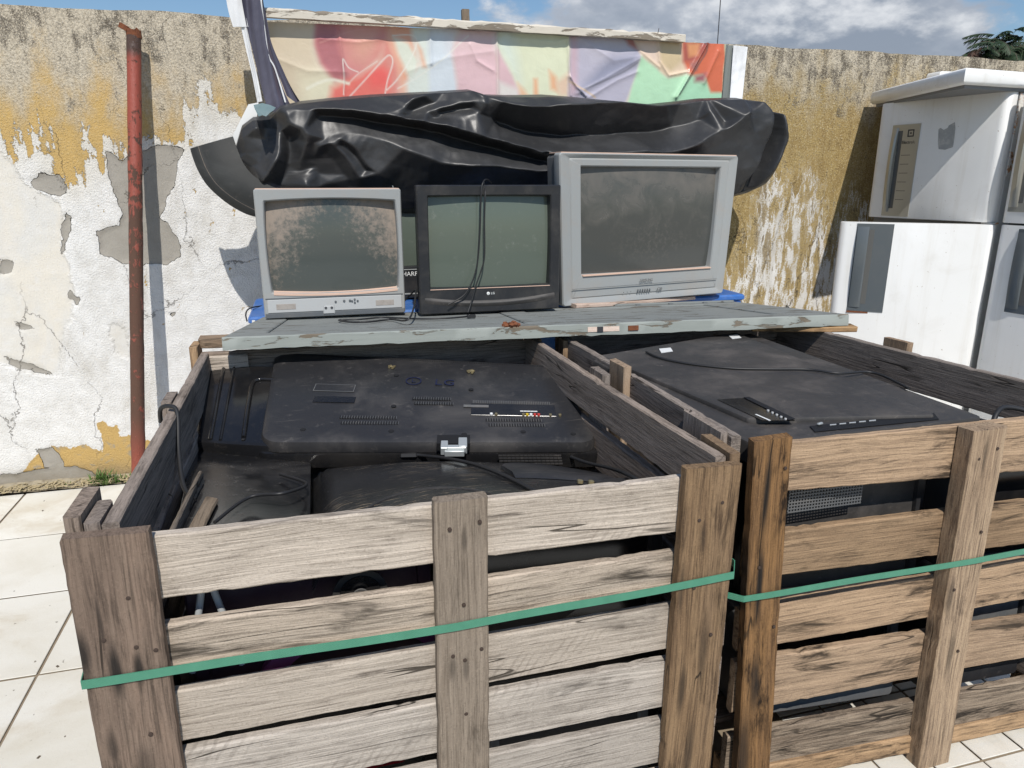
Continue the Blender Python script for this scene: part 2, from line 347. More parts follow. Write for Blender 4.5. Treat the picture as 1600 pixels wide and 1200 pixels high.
def dusty_panel():
    m, N, b = newmat('streaky_dusty_gloss'); o = N.obj(); s = N.sep(o)
    dx = N.m('MULTIPLY', N.m('SUBTRACT', s[0], .22), .62); dy = N.m('SUBTRACT', s[1], 1.02)
    r = N.m('SQRT', N.m('ADD', N.m('MULTIPLY', dx, dx), N.m('MULTIPLY', dy, dy))); th = N.m('ARCTAN2', dy, dx); wob = N.noise(o, 4.0, 3, .5)
    vv = N.n('ShaderNodeCombineXYZ', {'X': N.m('MULTIPLY', th, .30), 'Y': N.m('ADD', r, N.m('MULTIPLY', wob, .10)), 'Z': 0.0}).outputs[0]
    st = N.noise(N.mp(vv, (10, 150, 10)), 1.0, 5, .65); br = N.noise(N.mp(vv, (24, 330, 10), (3, 1, 0)), 1.0, 4, .65); big = N.noise(o, 5.0, 4, .6); fn = N.noise(o, 160, 3, .6)
    loc = N.m('MULTIPLY', N.ss(big, .42, .60), N.ss(s[0], .62, .26))
    f = N.m('MULTIPLY', N.m('ADD', N.m('MULTIPLY', N.ss(st, .48, .66), .30), N.ss(br, .565, .66)), loc, clamp=True)
    f = N.m('ADD', f, N.m('MULTIPLY', N.ss(fn, .66, .72), .25), clamp=True)
    c = N.mix(f, (.020, .020, .021), N.mix(N.ss(br, .58, .66), (.09, .08, .065), (.50, .38, .24)))
    N.put(b.inputs['Base Color'], c); N.put(b.inputs['Roughness'], N.m('ADD', .20, N.m('MULTIPLY', f, .6))); return m
M['streaky'] = dusty_panel()

def screenmat(name, kind):
    m, N, b = newmat(name); o = N.obj(); s = N.sep(o)
    fine = N.noise(o, 55, 6, .7); mid = N.noise(o, 11, 5, .65, .6); ax = N.m('ABSOLUTE', s[0])
    if kind == 1:    # dust left in both upper corners, wiped in a V
        e = N.m('ADD', N.m('ADD', N.m('MULTIPLY', ax, 3.2), N.m('MULTIPLY', s[2], 2.3)), -1.13)
        e = N.m('ADD', e, N.m('MULTIPLY', N.m('LESS_THAN', s[0], 0.0), .05))
        f = N.ss(N.m('ADD', e, N.m('ADD', N.m('MULTIPLY', N.m('SUBTRACT', mid, .5), .6), N.m('MULTIPLY', N.m('SUBTRACT', fine, .5), 1.6))), -.25, .55)
        base, dust = (.074, .085, .080), (.34, .27, .215)
        f = N.m('MULTIPLY', f, .72)
    elif kind == 2:
        f = N.m('MULTIPLY', N.ss(N.m('ADD', N.m('MULTIPLY', mid, .5), N.m('MULTIPLY', fine, .5)), .53, .66), .25); base, dust = (.105, .128, .105), (.22, .23, .2)
    else:
        e = N.m('ADD', N.m('MULTIPLY', s[2], 2.2), -.95)
        cen = N.m('SUBTRACT', .26, N.n('ShaderNodeVectorMath', {0: N.mp(o, (.6, 0, 1.3), (-.02, 0, -.33))}, operation='LENGTH').outputs['Value'])
        f = N.m('ADD', N.m('MULTIPLY', N.ss(N.m('ADD', e, N.m('MULTIPLY', N.m('SUBTRACT', mid, .5), 1.2)), -.3, .5), .45),
                N.m('MULTIPLY', N.m('MULTIPLY', N.ss(fine, .44, .7), N.ss(N.m('ADD', cen, N.m('MULTIPLY', N.m('SUBTRACT', mid, .5), .3)), .05, .25)), .16), clamp=True)
        base, dust = (.066, .070, .066), (.24, .21, .18)
    N.put(b.inputs['Base Color'], N.mix(f, base, dust)); N.put(b.inputs['Roughness'], N.m('ADD', .13, N.m('MULTIPLY', f, .7), clamp=True))
    N.put(b.inputs['Normal'], N.bump(N.m('MULTIPLY', f, fine), .25, .002)); return m
M['scr1'] = screenmat('dusty_crt_glass', 1); M['scr2'] = screenmat('greenish_crt_glass', 2); M['scr3'] = screenmat('large_crt_glass', 3)

def tilemat():
    m, N, b = newmat('cream_floor_tile'); o = N.n('ShaderNodeNewGeometry').outputs['Position']
    n = N.noise(o, 3.5, 6, .6, .4); f = N.noise(o, 90, 4, .7); sp = N.noise(o, 38, 2, .5)
    c = N.mix(N.ss(n, .3, .75), (.70, .685, .63), (.60, .57, .49)); c = N.mix(N.m('MULTIPLY', N.ss(f, .62, .72), .35), c, (.34, .30, .24))
    c = N.mix(N.m('MULTIPLY', N.ss(sp, .72, .76), .9), c, (.12, .10, .07)); st_ = N.noise(N.mp(o, (1, 1, 1), (3, 7, 0)), 2.0, 7, .68, .8); c = N.mix(N.m('MULTIPLY', N.ss(st_, .50, .68), .55), c, (.48, .41, .30)); c = N.mix(N.m('MULTIPLY', N.rnd(), .16), c, (.50, .45, .36))
    N.put(b.inputs['Base Color'], c); N.put(b.inputs['Roughness'], .6)
    N.put(b.inputs['Normal'], N.bump(N.m('ADD', n, N.m('MULTIPLY', f, .3)), .35, .006)); return m
M['tile'] = tilemat()
M['grout'] = plastic('dirty_grout', (.24, .19, .13), .95, .5, (.36, .31, .24), dscale=20)
M['soil'] = plastic('sandy_soil', (.36, .31, .22), .95, .8, (.16, .13, .09), bumpy=1.0, dscale=25)

def rustpipe():
    m, N, b = newmat('rusty_red_paint'); o = N.obj(); s = N.sep(o)
    n = N.noise(o, 22, 7, .7, .5); n2 = N.noise(N.mp(o, (1, 1, .4)), 60, 5, .7)
    lo = N.ss(s[2], 1.75, .9)
    f = N.ss(N.m('ADD', N.m('ADD', n, N.m('MULTIPLY', N.m('SUBTRACT', n2, .5), .8)), N.m('MULTIPLY', lo, .22)), .53, .64)
    top = N.ss(s[2], 1.87, 1.93)
    c = N.mix(f, (.29, .065, .042), (.075, .042, .030)); c = N.mix(N.m('MULTIPLY', lo, .35), c, (.13, .06, .035)); c = N.mix(top, c, (.07, .04, .03))
    c = N.mix(N.ss(s[2], .45, .15), c, (.27, .065, .04))
    N.put(b.inputs['Base Color'], c); N.put(b.inputs['Roughness'], N.m('ADD', .5, N.m('MULTIPLY', f, .4)))
    N.put(b.inputs['Normal'], N.bump(N.m('ADD', N.m('MULTIPLY', f, -.5), n2), .7, .004)); return m
M['pipe'] = rustpipe()

def peelpaint(name, paint, under, amt):
    m, N, b = newmat(name); o = N.obj()
    n = N.noise(N.mp(o, (6, 30, 30)), 1.0, 7, .68, .6); k = N.ss(n, amt, amt+.04); g = N.noise(N.mp(o, (8, 160, 60)), 1.0, 4, .6)
    c = N.mix(k, N.mix(N.m('MULTIPLY', g, .6), paint, tuple(x*.6 for x in paint)), N.mix(g, under, tuple(x*.4 for x in under)))
    N.put(b.inputs['Base Color'], c); N.put(b.inputs['Roughness'], .7)
    N.put(b.inputs['Normal'], N.bump(N.m('ADD', N.m('MULTIPLY', k, -1.0), N.m('MULTIPLY', g, .5)), .6, .003)); return m
M['doortop'] = peelpaint('blue_grey_door_paint', (.235, .25, .24), (.15, .135, .11), .56)
M['dooredge'] = peelpaint('chipped_door_edge', (.30, .325, .30), (.22, .18, .13), .57)
M['beam'] = peelpaint('chipped_white_beam', (.66, .61, .52), (.30, .25, .19), .54)
M['rust'] = plastic('flaky_rust', (.20, .07, .03), .95, .8, (.10, .04, .025), dscale=60, bumpy=1.0)
def enamel():
    m, N, b = newmat('used_white_enamel'); o = N.obj(); s = N.sep(o)
    run = N.noise(N.mp(o, (26, 26, 1.6)), 1.0, 5, .6, .2); bl = N.noise(o, 6, 6, .65, .6); sp = N.noise(o, 70, 3, .6); chip = N.noise(o, 24, 4, .7)
    c = N.mix(N.m('MULTIPLY', N.ss(run, .50, .75), .22), (.80, .80, .785), (.52, .47, .38)); c = N.mix(N.m('MULTIPLY', N.ss(bl, .52, .75), .22), c, (.56, .53, .47))
    c = N.mix(N.m('MULTIPLY', N.ss(sp, .70, .74), .6), c, (.28, .20, .13)); c = N.mix(N.ss(chip, .735, .75), c, (.20, .11, .06))
    N.put(b.inputs['Base Color'], c); N.put(b.inputs['Roughness'], N.m('ADD', .20, N.m('MULTIPLY', bl, .25)))
    N.put(b.inputs['Normal'], N.bump(N.noise(o, 3.0, 2, .5), .35, .02)); return m
M['fwhite'] = enamel()
def rustwhite():
    m, N, b = newmat('rusted_fridge_edge'); o = N.obj(); n = N.noise(o, 14, 7, .7, .8)
    c = N.mix(N.ss(n, .50, .56), (.72, .70, .66), N.mix(N.ss(n, .56, .64), (.55, .28, .12), (.07, .04, .03)))
    N.put(b.inputs['Base Color'], c); N.put(b.inputs['Roughness'], .7); N.put(b.inputs['Normal'], N.bump(n, .8, .006)); return m
M['rustwhite'] = rustwhite()

def tarpmat(name, col, r0=.27, sp=.42, crump=0.0, dusty=.5):
    m, N, b = newmat(name); o = N.obj(); n = N.noise(o, 5, 5, .6, .5); f = N.noise(o, 38, 5, .65, .6)
    c = N.mix(N.m('MULTIPLY', N.ss(n, .45, .75), dusty), col, tuple(k*1.9+.012 for k in col))
    c = N.mix(N.m('MULTIPLY', N.ss(f, .58, .72), .35*dusty), c, (.10, .09, .08))
    N.put(b.inputs['Base Color'], c)
    N.put(b.inputs['Roughness'], N.m('ADD', r0, N.m('MULTIPLY', n, .22)))
    b.inputs['Specular IOR Level'].default_value = sp; h = N.m('ADD', N.m('MULTIPLY', n, 1.0), N.m('MULTIPLY', f, .10)); nm = N.bump(h, .18, .010)
    if crump:
        t = N.n('ShaderNodeTexNoise', {'Vector': o, 'Scale': 3.0, 'Detail': 3.0}).outputs[1]
        dd = N.n('ShaderNodeVectorMath', {0: t, 1: (.30, .30, .30)}, operation='MULTIPLY').outputs[0]; vv = N.n('ShaderNodeVectorMath', {0: o, 1: dd}, operation='ADD').outputs[0]
        v1 = N.n('ShaderNodeTexVoronoi', {'Vector': N.mp(vv, (4, 4, 7)), 'Scale': 1.0}).outputs['Distance']; v2 = N.n('ShaderNodeTexVoronoi', {'Vector': N.mp(vv, (16, 16, 24)), 'Scale': 1.0}).outputs['Distance']
        loc = N.ss(N.noise(o, 3.5, 2, .5), .45, .62)
        hh = N.m('ADD', N.m('MULTIPLY', v1, 1.0), N.m('MULTIPLY', N.m('MULTIPLY', v2, loc), .35))
        nb = N.n('ShaderNodeBump', {'Height': hh, 'Strength': crump, 'Distance': .045, 'Normal': nm}); nm = nb.outputs[0]
    N.put(b.inputs['Normal'], nm); return m
M['tarp'] = tarpmat('black_polythene', (.027, .0275, .029), .31, .42, .14)
M['sheet'] = tarpmat('dark_grey_sheet', (.026, .027, .026), .5, .25)
M['flap'] = tarpmat('purple_grey_vinyl', (.075, .072, .10), .22)
M['vinylwhite'] = tarpmat('white_vinyl_back', (.66, .67, .68), .35)

# ------------------------------------------------------------------ ground
WY = 3.652
g = MB(); g.add([(-60, -60, -.012), (80, -60, -.012), (80, 80, -.012), (-60, 80, -.012)], [(0, 1, 2, 3)])
tag(g.build('ground', M['grout']), kind='structure')
fl = MB(); fl.box((-8, -3, -.011), (12, 3.585, -.006)); floor = tag(fl.build('tiled_floor', M['grout']), kind='structure')
def tile_mesh(w, h):
    q = MB(); q.box((0, 0, -.004), (w, h, .0), c=.0015); return q
src = {}
def tile(x, y, w, h):
    k = (round(w, 4), round(h, 4)); dz = random.uniform(-.0008, .0008)
    Mx = Matrix.Translation((x, y, dz)) @ Matrix.Rotation(random.uniform(-.002, .002), 4, 'Z')
    if k not in src: src[k] = tile_mesh(w, h).build('tile', M['tile'], floor, Mx)
    else: inst(src[k], 'tile', floor, Mx)
P = .488; G = .009; nt = 0
for i in range(-5, 3):
    for j in range(0, 6):
        x = -.858+i*P; y = 3.585-(j+1)*P
        if x > .25: continue
        tile(x+G/2, y+G/2, P-G, P-G); nt += 1
p2 = .133
x = .606
while x < 2.9:
    y = .45
    while y < 1.5:
        if x > 1.1 and y < 1.42: tile(x+.003, y+.003, p2-.006, p2-.006)
        y += p2
    x += p2
# far reaches of the paving: larger slabs in one part
far = MB()
def fill(x0, x1, y0, y1, p, gg):
    x = x0
    while x < x1-1e-6:
        y = y0
        while y < y1-1e-6:
            far.box((x+gg/2, y+gg/2, -.005), (min(x+p, x1)-gg/2, min(y+p, y1)-gg/2, -.0005)); y += p
        x += p
fill(-.858-5*P-6*P, -.858-5*P, 3.585-6*P, 3.585, P, G)
fill(.606, 2.9, 1.53, 3.55, p2*2, .006); fill(2.93, 7.5, -1.1, 3.55, P, G); fill(-3.3, 2.9, -2.6, .40, P, G)
tag(far.build('paving_beyond', M['tile'], floor), kind='stuff')
# soil strip along the foot of the wall
nu, nv = 500, 10
xs = np.linspace(-6, 9, nu); ys = np.linspace(3.578, WY+.01, nv); X, Y = np.meshgrid(xs, ys)
Z = -.002+.022*fbm(X*14, Y*30+3)+.02*np.clip((Y-3.6)/.05, 0, 1)
tag(mk('soil_strip', np.stack([X.ravel(), Y.ravel(), Z.ravel()], 1).tolist(), gridfaces(nu, nv), M['soil'], smooth=180), kind='structure')
st = MB()
for k in range(1500):
    x = random.uniform(-2.3, .2); y = random.uniform(3.575, 3.64); l = random.uniform(.008, .035); a = random.uniform(0, 3.14); r = random.uniform(.001, .0035)
    st.box((-l/2, -r, 0), (l/2, r, r*1.3), Matrix.Translation((x, y, .012+random.uniform(0, .015))) @ Matrix.Rotation(a, 4, 'Z') @ Matrix.Rotation(random.uniform(-.4, .4), 4, 'Y'))
tag(st.build('dry_straw', M['straw']), 'pale dry straw and grit lying along the foot of the wall', 'straw', kind='stuff')
gr = MB()
for cx, cy, n, hh in ((-1.03, 3.60, 90, .07), (-.97, 3.60, 60, .05), (-1.2, 3.61, 24, .03), (-1.35, 3.615, 20, .022), (-.88, 3.6, 40, .04)):
    for k in range(n):
        x = cx+random.gauss(0, .022); y = cy+random.gauss(0, .01); h = hh*random.uniform(.4, 1.1); a = random.uniform(0, 6.28); b = h*random.uniform(.2, .9); w = .0025
        dx, dy = math.cos(a), math.sin(a); px_, py_ = -dy*w, dx*w
        gr.add([(x-px_, y-py_, .005), (x+px_, y+py_, .005), (x+dx*b*.4+px_, y+dy*b*.4+py_, h*.7), (x+dx*b*.4-px_, y+dy*b*.4-py_, h*.7), (x+dx*b, y+dy*b, h)], [(0, 1, 2, 3), (3, 2, 4)])
tag(gr.build('weeds', M['grass']), 'small green weeds sprouting at the foot of the wall left of the crate', 'weeds', kind='stuff')

lf = MB()
for k in range(70):
    x = random.uniform(-2.2, -.45); y = random.uniform(1.3, 3.5); s_ = random.uniform(.0015, .005); lf.box((-s_, -s_*.6, .0), (s_, s_*.6, s_*.5), Matrix.Translation((x, y, .0)) @ Matrix.Rotation(random.uniform(0, 3), 4, 'Z'))
tag(lf.build('grit', plastic('dark_grit', (.10, .08, .055), .9)), 'dark grit scattered over the cream floor tiles', 'grit', kind='stuff')
# ------------------------------------------------------------------ boundary wall
def WP(pts): return [(at(x, y, WY).x, at(x, y, WY).z) for x, y in pts]
xs = np.concatenate([np.arange(-7, -1.7, .1), np.arange(-1.7, 3.5, .011), np.arange(3.5, 12.1, .1)])
zs = np.linspace(-.02, 2.085, 190); nu, nv = len(xs), len(zs)
X, Z = np.meshgrid(xs, zs)
top = 2.0+.085+.004*np.sin(xs*9)+.006*(fbm(xs*9, xs*0+2)-.5)*2
Z = np.where(Z > 1.9, 1.9+(Z-1.9)*(top[None, :]-1.9)/(2.085-1.9), Z)
Y = WY+.004*(fbm(X*3, Z*3)-.5)+.0035*(fbm(X*30, Z*30)-.5)
Xr, Zr = X.ravel(), Z.ravel()
white_poly = WP([(-700, 240), (0, 203), (12, 225), (22, 242), (24, 178), (33, 205), (40, 232), (58, 186), (70, 200), (76, 245), (84, 268), (108, 276), (114, 292), (132, 276), (138, 198), (148, 228), (158, 262), (165, 215), (176, 208), (184, 232), (196, 244), (230, 214), (256, 222), (288, 226), (292, 168), (305, 160), (312, 128), (326, 130), (332, 160), (348, 176), (372, 182), (420, 210), (560, 300), (1000, 330), (1150, 420), (1180, 300), (1205, 250), (1225, 270), (1240, 285), (1262, 250), (1285, 280), (1300, 340), (1330, 280), (1345, 300), (1400, 330), (1700, 400), (2300, 380), (2300, 1100), (-700, 1100)])
ochre_poly = WP([(60, 706), (80, 699), (110, 700), (135, 692), (140, 700), (160, 706), (163, 690), (153, 664), (162, 655), (172, 668), (184, 664), (187, 682), (205, 680), (240, 690), (420, 700), (420, 900), (-700, 900), (-700, 750), (30, 745)])
plaster = [WP([(44, 284), (62, 270), (92, 272), (104, 288), (106, 300), (96, 308), (76, 305), (58, 296)]),
           WP([(166, 236), (192, 250), (214, 238), (240, 228), (262, 226), (291, 232), (279, 250), (272, 290), (262, 310), (250, 342), (262, 350), (278, 372), (283, 400), (262, 413), (196, 412), (156, 396), (152, 362), (184, 352), (192, 332), (178, 300), (168, 262)]),
           WP([(0, 405), (20, 408), (18, 430), (0, 428)]), WP([(96, 400), (106, 378), (112, 340), (103, 330), (97, 350)]), WP([(6, 555), (14, 570), (60, 582), (86, 586), (70, 576), (24, 562)]),
           WP([(20, 500), (34, 505), (55, 512), (30, 516)]), WP([(56, 702), (80, 698), (100, 720), (98, 735), (70, 728)]), WP([(110, 455), (126, 468), (120, 478), (108, 466)]), WP([(256, 488), (276, 489), (270, 494), (258, 492)]),
           WP([(-700, 757), (-300, 745), (0, 742), (60, 734), (120, 728), (160, 744), (420, 740), (420, 900), (-700, 900)])]
cream = [WP([(-300, 236), (0, 235), (20, 252), (42, 285), (60, 298), (96, 312), (104, 345), (96, 380), (108, 420), (122, 470), (100, 520), (90, 588), (40, 580), (4, 570), (-300, 600)]), WP([(168, 505), (196, 512), (205, 560), (180, 555)])]
def fld(polys): return np.max([sdpoly(Xr, Zr, p) for p in polys], axis=0)
fw = sdpoly(Xr, Zr, white_poly); fo = sdpoly(Xr, Zr, ochre_poly); fp = fld(plaster); fc = fld(cream)
verts = np.stack([Xr, Y.ravel(), Zr], 1)
nn = 0.0
fw2 = fw+.05*(fbm(Xr*26, Zr*9, 5)-.5)*2
lay = np.clip(fw2/.006, 0, 1)*.0025*(fo < 0)-np.clip((fp+.02*(fbm(Xr*30, Zr*30)-.5))/.004, 0, 1)*.006
verts[:, 1] -= lay
vl = verts.tolist(); fs = gridfaces(nu, nv)
# top and back
b0 = len(vl); n0 = (nv-1)*nu
for i in range(nu): vl.append((xs[i], WY+.16, vl[n0+i][2]+.004))
for i in range(nu): vl.append((xs[i], WY+.16, -.02))
for i in range(nu-1): fs.append((n0+i, n0+i+1, b0+i+1, b0+i)); fs.append((b0+i, b0+i+1, b0+nu+i+1, b0+nu+i))
def wallmat():
    m, N, b = newmat('peeling_painted_render'); o = N.obj(); s = N.sep(o)
    aw, ao, ap, ac = (N.attr(k).outputs['Fac'] for k in ('white', 'ochre', 'plaster', 'cream'))
    vs = N.mp(o, (30, 1, 7)); vs2 = N.mp(o, (9, 1, 4))
    n_st = N.noise(vs, 1.0, 6, .62, .3); n_md = N.noise(o, 14, 6, .62, .5); n_fi = N.noise(o, 120, 5, .7); n_lo = N.noise(vs2, 1.0, 4, .6)
    n_sp = N.noise(N.mp(o, (1, 1, .7)), 230, 3, .6)
    right = N.ss(s[0], 1.5, 2.4)
    jag = N.m('ADD', N.m('MULTIPLY', N.m('SUBTRACT', n_st, .5), N.m('ADD', .20, N.m('MULTIPLY', right, .75))), N.m('MULTIPLY', N.m('SUBTRACT', n_md, .5), .16))
    jag = N.m('ADD', jag, N.m('MULTIPLY', N.m('SUBTRACT', n_fi, .5), .075))
    wm = N.ss(N.m('ADD', aw, jag), -.002, .004)
    # ochre showing through the white here and there
    hol = N.ss(N.noise(N.mp(o, (11, 1, 6), (3, 0, 1)), 1.0, 6, .68, .9), .665, .68)
    hol = N.m('MULTIPLY', hol, N.ss(s[2], .25, .9)); wm = N.m('MULTIPLY', wm, N.m('SUBTRACT', 1.0, hol))
    rh = N.m('MULTIPLY', right, N.ss(N.m('ADD', N.m('MULTIPLY', n_st, .6), N.m('MULTIPLY', n_fi, .4)), .47, .52)); wm = N.m('MULTIPLY', wm, N.m('SUBTRACT', 1.0, N.m('MULTIPLY', rh, .95)))
    e = N.m('MULTIPLY', N.m('SUBTRACT', n_md, .5), .05)
    om = N.ss(N.m('ADD', ao, N.m('ADD', e, N.m('MULTIPLY', N.m('SUBTRACT', n_st, .5), .06))), -.001, .002)
    pm = N.ss(N.m('ADD', ap, e), -.001, .0015); cm = N.ss(N.m('ADD', ac, N.m('ADD', N.m('MULTIPLY', e, 1.6), N.m('MULTIPLY', N.m('SUBTRACT', n_fi, .5), .03))), -.012, .012)
    och = N.mix(N.ss(n_lo, .35, .7), (.56, .38, .145), (.46, .32, .13)); och = N.mix(N.m('MULTIPLY', N.ss(n_fi, .5, .72), .45), och, (.62, .52, .34))
    och = N.mix(N.m('MULTIPLY', right, .8), och, N.mix(N.ss(N.m('ADD', N.m('MULTIPLY', n_st, .5), N.m('MULTIPLY', n_md, .5)), .38, .62), N.mix(n_fi, (.16, .115, .05), (.34, .25, .11)), N.mix(n_fi, (.30, .22, .09), (.56, .43, .19))))
    och = N.mix(N.m('MULTIPLY', right, N.m('MULTIPLY', N.ss(N.noise(N.mp(o, (7, 1, 1.2), (2, 0, 0)), 1.0, 4, .6), .55, .7), .7)), och, (.25, .22, .18))
    gry = N.mix(N.ss(n_fi, .30, .62), (.30, .26, .20), (.62, .55, .43))
    # bare stucco towards the coping, ochre below
    tz = N.m('ADD', s[2], N.m('ADD', N.m('MULTIPLY', N.m('SUBTRACT', n_lo, .5), .95), N.m('MULTIPLY', N.m('SUBTRACT', n_md, .5), .3)))
    tz = N.m('SUBTRACT', tz, N.m('MULTIPLY', right, .14))
    c = N.mix(N.ss(tz, 1.52, 1.95), och, gry)
    mil = N.m('ADD', N.m('ADD', N.m('MULTIPLY', n_sp, .45), N.m('MULTIPLY', n_st, .35)), N.m('MULTIPLY', n_md, .35))
    mth = N.m('MULTIPLY', N.ss(s[2], 1.62, 2.1), .085)
    mth = N.m('ADD', mth, N.m('MULTIPLY', right, .03))
    mm = N.ss(N.m('ADD', mil, mth), .64, .73); c = N.mix(N.m('MULTIPLY', mm, .85), c, (.075, .062, .048))
    lich = N.m('MULTIPLY', N.ss(n_sp, .58, .64), N.ss(N.m('ADD', s[2], N.m('MULTIPLY', n_md, .6)), 1.8, 2.3)); c = N.mix(N.m('MULTIPLY', lich, .7), c, (.60, .56, .48))
    rsp = N.m('MULTIPLY', right, N.ss(n_fi, .56, .62)); c = N.mix(N.m('MULTIPLY', rsp, .6), c, (.60, .52, .36))
    pit = N.m('MULTIPLY', right, N.ss(n_fi, .42, .36)); c = N.mix(N.m('MULTIPLY', pit, .8), c, (.10, .075, .045))
    wc = N.mix(N.ss(n_md, .35, .75), (.80, .79, .765), (.68, .665, .63)); wc = N.mix(N.m('MULTIPLY', N.ss(n_fi, .58, .7), .25), wc, (.5, .48, .44))
    dk = N.m('MULTIPLY', right, N.ss(n_st, .47, .62)); wc = N.mix(N.m('MULTIPLY', dk, .8), wc, (.30, .25, .17))
    grime = N.m('MULTIPLY', N.ss(N.noise(N.mp(o, (5, 1, 2.2), (7, 0, 3)), 1.0, 5, .6, .5), .50, .70), .60); wc = N.mix(grime, wc, (.50, .465, .40))
    wc = N.mix(N.m('MULTIPLY', N.ss(N.m('ADD', aw, N.m('MULTIPLY', n_md, .1)), .16, .04), .30), wc, (.55, .48, .33))
    c = N.mix(wm, c, wc)
    n_cr = N.noise(N.mp(o, (5, 1, 3)), 1.0, 6, .6, .4); cc = N.mix(N.ss(n_cr, .36, .64), (.66, .615, .53), (.60, .59, .56)); cc = N.mix(N.m('MULTIPLY', N.ss(n_fi, .52, .7), .3), cc, (.44, .42, .38)); c = N.mix(N.m('MULTIPLY', cm, .85), c, N.mix(N.m('MULTIPLY', N.ss(n_md, .50, .72), .5), cc, (.72, .71, .69)))
    c = N.mix(om, c, N.mix(N.ss(n_md, .55, .68), (.55, .37, .14), (.36, .31, .23)))
    pc = N.mix(n_md, (.23, .21, .18), (.36, .335, .29)); pc = N.mix(N.m('MULTIPLY', n_fi, .5), pc, (.42, .40, .36)); c = N.mix(pm, c, pc)
    # hairline cracks
    wv = N.n('ShaderNodeVectorMath', {0: o, 1: N.n('ShaderNodeTexNoise', {'Vector': o, 'Scale': 5.0, 'Detail': 6.0}).outputs[1]}, operation='MULTIPLY_ADD'); N.put(wv.inputs[1], (1, 1, .55)); t = N.n('ShaderNodeTexNoise', {'Vector': o, 'Scale': 5.0, 'Detail': 7.0, 'Roughness': .65}); wv.inputs[2].default_value = (0, 0, 0)
    dv = N.n('ShaderNodeVectorMath', {0: t.outputs[1], 1: (.35, .0, .35)}, operation='MULTIPLY').outputs[0]
    vv = N.n('ShaderNodeVectorMath', {0: N.mp(o, (1.6, .001, .8)), 1: dv}, operation='ADD').outputs[0]
    vo = N.n('ShaderNodeTexVoronoi', {'Vector': vv, 'Scale': 1.7}, feature='DISTANCE_TO_EDGE').outputs['Distance']
    cr = N.m('MULTIPLY', N.ss(vo, .0042, .0012), N.ss(N.noise(o, 2.6, 2, .5), .46, .60)); c = N.mix(N.m('MULTIPLY', cr, .6), c, (.14, .115, .09))
    dirt = N.m('MULTIPLY', N.ss(N.m('ADD', s[2], N.m('MULTIPLY', n_md, .18)), .24, .07), .6); c = N.mix(dirt, c, (.26, .22, .16))
    N.put(b.inputs['Base Color'], c); b.inputs['Roughness'].default_value = .9; b.inputs['Specular IOR Level'].default_value = .2
    rough_zone = N.m('SUBTRACT', 1.0, N.m('MULTIPLY', N.m('MAXIMUM', cm, pm), .7))
    h = N.m('MULTIPLY', N.m('ADD', N.m('MULTIPLY', n_fi, 1.0), N.m('MULTIPLY', n_sp, .6)), rough_zone)
    h = N.m('SUBTRACT', h, N.m('MULTIPLY', cr, 1.2))
    hm = N.m('ADD', N.m('MULTIPLY', wm, .30), N.m('ADD', N.m('MULTIPLY', pm, -1.3), N.m('MULTIPLY', cm, -.14)))
    b1 = N.bump(h, .9, .007); b2 = N.n('ShaderNodeBump', {'Height': hm, 'Strength': .85, 'Distance': .0075, 'Normal': b1}).outputs[0]
    N.put(b.inputs['Normal'], b2); return m
wall = mk('boundary_wall', vl, fs, wallmat(), smooth=60)
tag(wall, 'tall rendered wall with peeling white and ochre paint behind everything', 'wall')
for nm, arr in (('white', fw), ('ochre', fo), ('plaster', fp), ('cream', fc)):
    a = wall.data.attributes.new(nm, 'FLOAT', 'POINT'); v = np.full(len(vl), -.5); v[:len(arr)] = np.clip(arr, -.6, .6); a.data.foreach_set('value', v)

# ------------------------------------------------------------------ planks and crates
def plank(name, p0, p1, w, t, wdir, mat, parent, jit=.0022, ch=.003, n=None, wend=None, saw=True):
    """board from p0 to p1 (centre line), width w along wdir, thickness t"""
    p0 = Vector(p0); p1 = Vector(p1); L = (p1-p0).length; n = n or max(3, int(L/.07))
    Mx = frame(p0, p1-p0, wdir); m = MB(); loops = []
    n = max(n, int(L/.018)); ph = random.uniform(0, 9); ph2 = random.uniform(0, 9); wob = []; wob2 = []
    for _w in range(n+1):
        _f = _w/n; wob.append(jit*.5*math.sin(ph+_f*4)+random.gauss(0, jit*.16)-(random.random() < .04)*jit*.9); wob2.append(jit*.5*math.sin(ph2+_f*5)+random.gauss(0, jit*.16)-(random.random() < .04)*jit*.9)
    for i in range(n+1):
        x = L*i/n; f = i/n; ww = w if wend is None else w*(1-f)+wend*f
        a = ww/2+wob[i]; b = ww/2+wob2[i]; c = ch; bend = .0015*math.sin(ph+f*5)
        xe0 = 0
        z0, z1 = -t/2+bend, t/2+bend
        pts = [(-b+c, z0), (a-c, z0), (a, z0+c), (a, z1-c), (a-c, z1), (-b+c, z1), (-b, z1-c), (-b, z0+c)]
        loops.append([(x+(random.gauss(0, .0012) if i in (0, n) else 0), y, z) for y, z in pts])
    m.loft(loops[::-1] if False else loops, True, True)
    m.f = [q[::-1] for q in m.f]
    return m.build(name, mat, parent, Mx, smooth=35)
nailmesh = None
def nail(parent, p, nrm=(0, -1, 0), r=.0036):
    global nailmesh
    z = Vector(nrm); x = z.orthogonal(); Mx = frame(p, x, z.cross(x))
    if nailmesh is None:
        m = MB(); lp = lambda rr, z: [(rr*math.cos(k*math.pi/4), rr*math.sin(k*math.pi/4), z) for k in range(8)]
        m.loft([lp(r, -.002), lp(r, .0012), lp(r*.6, .0018)], False, True)
        nailmesh = m.build('nail', M['nail'], parent, Mx)
    else: inst(nailmesh, 'nail', parent, Mx)
M['nail'] = plastic('rusty_nail', (.045, .028, .02), .8)
ZV = (0, 0, 1); XV = (1, 0, 0)
